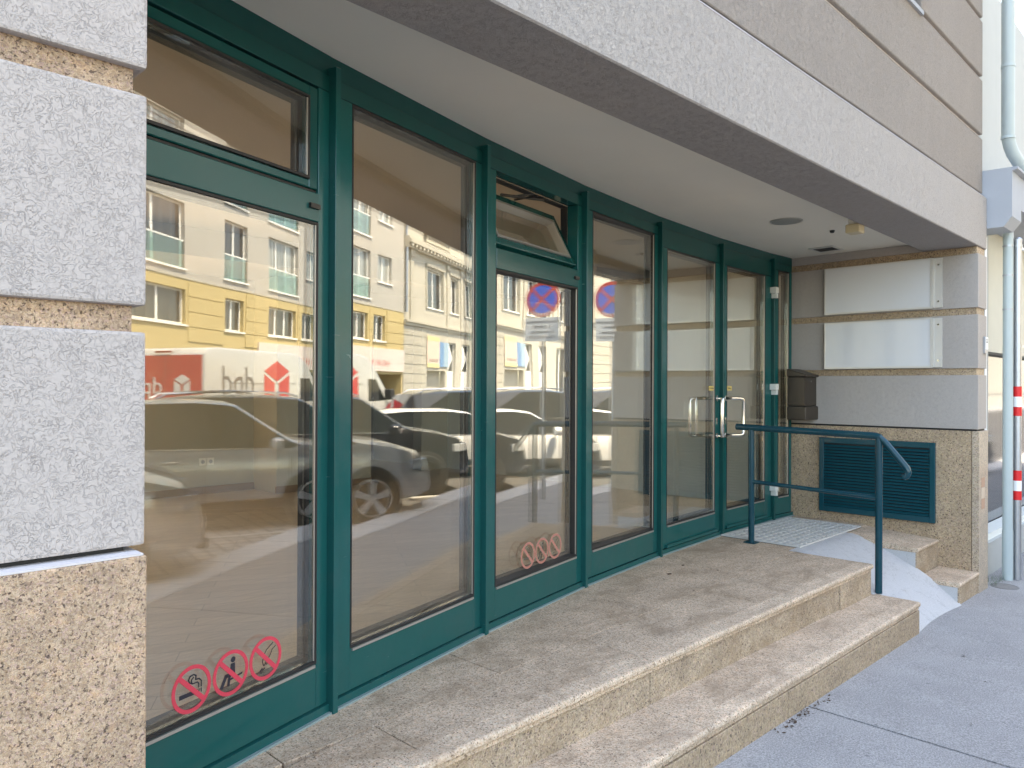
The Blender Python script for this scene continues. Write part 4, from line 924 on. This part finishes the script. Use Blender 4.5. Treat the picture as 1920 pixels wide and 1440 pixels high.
for k in range(5):
    z0, z1 = 2.72 + k * .54, 2.72 + k * .54 + .51
    xs = [4] + [q for h in yh for q in h[:2]] + [35.9]
    if 3.6 < z1 and z0 < 5.1:
        for a, b in zip(xs[::2], xs[1::2]): MB().box(a + (.15 if a > 4 else 0), b - (.15 if b < 35 else 0), YB + .001, YB + .03, z0, min(z1, 5.42)).build('render_band', 'facade_yellow', OG)
for h in yh: window_(OG, *h[:4], h[4])
MB().box(28.6, 35.85, YB + .002, YB + .10, 2.40, 3.50).build('fascia_sign', 'fascia', OG)
text_obj('lettering', '+(43) 69 / 9 / 564 8', .42, frame_m((32.6, YB + .102, 2.78), (-1, 0, 0), (0, 1, 0)), 'fascia_red', OG, .003)
MB().box(6, 28, YB - .28, YB - .2, .2, 2.6).build('shop_pane', 'pane_dark', OG)
MB().box(32.2, 35.75, YB - 5, YB - 4.9, -.25, 2.28).box(32.1, 32.2, YB - 5, YB - .35, -.25, 2.28).box(32.2, 35.75, YB - 5, YB - .35, 2.285, 2.35).build('passage', 'facade_yellow', OG)
MB().box(35.76, 35.88, YB - 5, YB - .36, -.25, 2.28).build('passage', 'facade_yellow', OG)
MB().box(3.8, 35.9, YB - 9, YB + .5, 18.0, 18.25).build('roof', 'roof_tile', OG)
OC = thing('old_town_house', 'cream stucco town house with cornice and balustrade reflected in the second and third windows', 'building', (46, YB, 0))
up = [(38.9, 41.3, 6.05, 8.25, 2)] + [(a, a + 1.35, 6.05, 8.25, 2) for a in (42.5, 45.1, 48.1, 51.7, 55.2, 58.5, 62, 65.5)]
lo_ = [(38.9, 41.9, -.25, 2.55, 0), (42.3, 43.6, .95, 4.25, 1), (44.7, 46.1, .95, 4.25, 1), (47.9, 49.8, .95, 4.25, 2), (51.6, 53.3, -.25, 4.3, 0), (54.4, 55.6, 2.2, 4.35, 2), (57, 58.2, 2.2, 4.35, 2), (60, 61.4, 2.2, 4.35, 2), (64, 65.4, 2.2, 4.35, 2)]
at = [(38.5, 40.9, 10.3, 12.4, 2)] + [(a, a + 1.35, 10.3, 12.4, 2) for a in (42.5, 45.1, 48.1, 51.7, 55.2, 58.5, 62, 65.5)]
facade(OC, 35.95, 90, -.25, 9.0, up + lo_, 'facade_cream', 'wall')
facade(OC, 35.95, 90, 9.6, 14, at, 'facade_cream', 'upper_wall')
for h in up + at: window_(OC, *h[:4], h[4], curtain=False)
for h in lo_:
    if h[4]: window_(OC, *h[:4], h[4])
for z0, z1, pr in ((4.85, 5.0, .10), (5.0, 5.12, .18), (9.0, 9.25, .25), (9.25, 9.45, .42), (9.45, 9.6, .30), (1.15, 1.3, .05)):
    if z0 < 2:
        for a, b in ((35.95, 38.85), (41.95, 42.25), (43.65, 44.65), (46.15, 47.85), (49.85, 51.55), (53.35, 90)): MB().box(a, b, YB + .001, YB + pr, z0, z1).build('plinth_moulding', 'cornice', OC)
    else: MB().box(35.95, 90, YB - .3, YB + pr, z0, z1).build('cornice', 'cornice', OC)
for a, b, z0, z1, n in up:
    MB().box(a - .2, b + .2, YB + .001, YB + .12, z1 + .15, z1 + .32).build('window_hood', 'cornice', OC)
    MB().box(a - .18, a - .02, YB + .001, YB + .06, z0 - .1, z1 + .148).build('window_surround', 'cornice', OC); MB().box(b + .02, b + .18, YB + .001, YB + .06, z0 - .1, z1 + .148).build('window_surround', 'cornice', OC)
for k in range(70): MB().box(36.1 + k * .5, 36.3 + k * .5, YB + .26, YB + .40, 9.08, 9.24).build('cornice_bracket', 'cornice', OC)
for a in (36.6, 41.9, 44.3, 47.0, 50.3, 53.9, 57.2, 60.6): MB().box(a, a + .42, YB + .001, YB + .07, 5.13, 8.98).build('pilaster', 'cornice', OC); MB().box(a - .06, a + .48, YB + .001, YB + .13, 8.6, 8.97).build('capital', 'cornice', OC)
for k in range(7): MB().box(35.96, 38.8, YB + .001, YB + .02, 1.35 + k * .5, 1.80 + k * .5).build('rustication_band', 'cornice', OC)
MB().tube([(36.05, YB + .1, 14), (36.05, YB + .1, 5.5)], .07, 8).build('rain_pipe', 'galvanised', OC)
for k in range(12): MB().lathe([(.06, 0), (.10, .12), (.05, .3), (.08, .5), (.05, .55)], 10, 'Z', (38.6 + k * .3, YB + .18, 9.61)).build('baluster', 'cornice', OC)
MB().box(38.4, 42.1, YB + .05, YB + .3, 10.165, 10.27).build('balustrade_rail', 'cornice', OC)
for a in (42.35, 44.8):
    for s in (0, 1): MB().prism([(a + .05, 3.35 + s * -.02), (a + .9, 3.35 - .02 * s), (a + .2 + .7 * 0, 4.2 if s == 0 else 2.6), (a + .0, 4.2 if s == 0 else 2.6)], 1, YB - .12, YB - .08).build('zigzag_grille', 'window_frame', OC)
MB().box(42.3, 46.1, YB - .2, YB - .15, .95, 2.55).build('shop_door', 'window_frame', OC)
MB().box(38.9, 41.9, YB - .5, YB - .4, -.25, 2.55).build('roller_shutter', 'cornice', OC)
MB().box(51.6, 53.3, YB - .7, YB - .6, -.25, 4.3).build('door', 'cornice', OC)
MB().box(51.2, 51.58, YB + .001, YB + .16, 4.2, 5.45).box(53.32, 53.7, YB + .001, YB + .16, 4.2, 5.45).box(51.58, 53.32, YB + .001, YB + .20, 4.32, 5.5).build('door_ornament', 'cornice', OC)
MB().lathe([(.45, .2), (.40, .3), (.15, .36)], 16, 'Y', (52.45, YB, 4.9)).build('door_ornament', 'facade_cream', OC, smooth=True)
PB = thing('wall_poster', 'yellow and blue advertising banner reflected on the cream house', 'poster', (40.5, YB, 2.7))
MB().box(38.85, 40.75, YB + .03, YB + .05, 2.72, 4.45).build('sheet', 'poster_pink', PB); MB().box(38.85, 40.75, YB + .052, YB + .055, 4.2, 4.45).box(38.85, 40.75, YB + .052, YB + .055, 2.72, 2.95).build('border', 'poster_yellow', PB)
MB().box(40.76, 41.5, YB + .03, YB + .05, 2.78, 4.2).build('sheet', 'poster_blue', PB); MB().box(41.5, 42.3, YB + .03, YB + .05, 2.78, 4.2).build('sheet', 'poster_light', PB)
text_obj('lettering', 'RESTAURANT', .24, frame_m((39.8, YB + .056, 3.1), (-1, 0, 0), (0, 1, 0)), 'logo_dark', PB, .001)
MB().box(35.9, 90, YB - 9, YB + .45, 14.0, 14.25).build('roof', 'roof_tile', OC)
for nm, y, dz in (('tram_wire', -5.0, 0), ('tram_wire', -5.12, -.04)):
    tag(MB().tube([(x, y, 6.72 + dz - .35 * math.sin(math.pi * (x % 30) / 30)) for x in range(-30, 91, 3)], .012, 5).build(nm, 'cable'), 'thin dark overhead wire reflected high in the first window' if dz == 0 else 'second thin overhead wire just below the first one in the reflection', 'wire', 'overhead wires')
print('objects', len(bpy.data.objects))
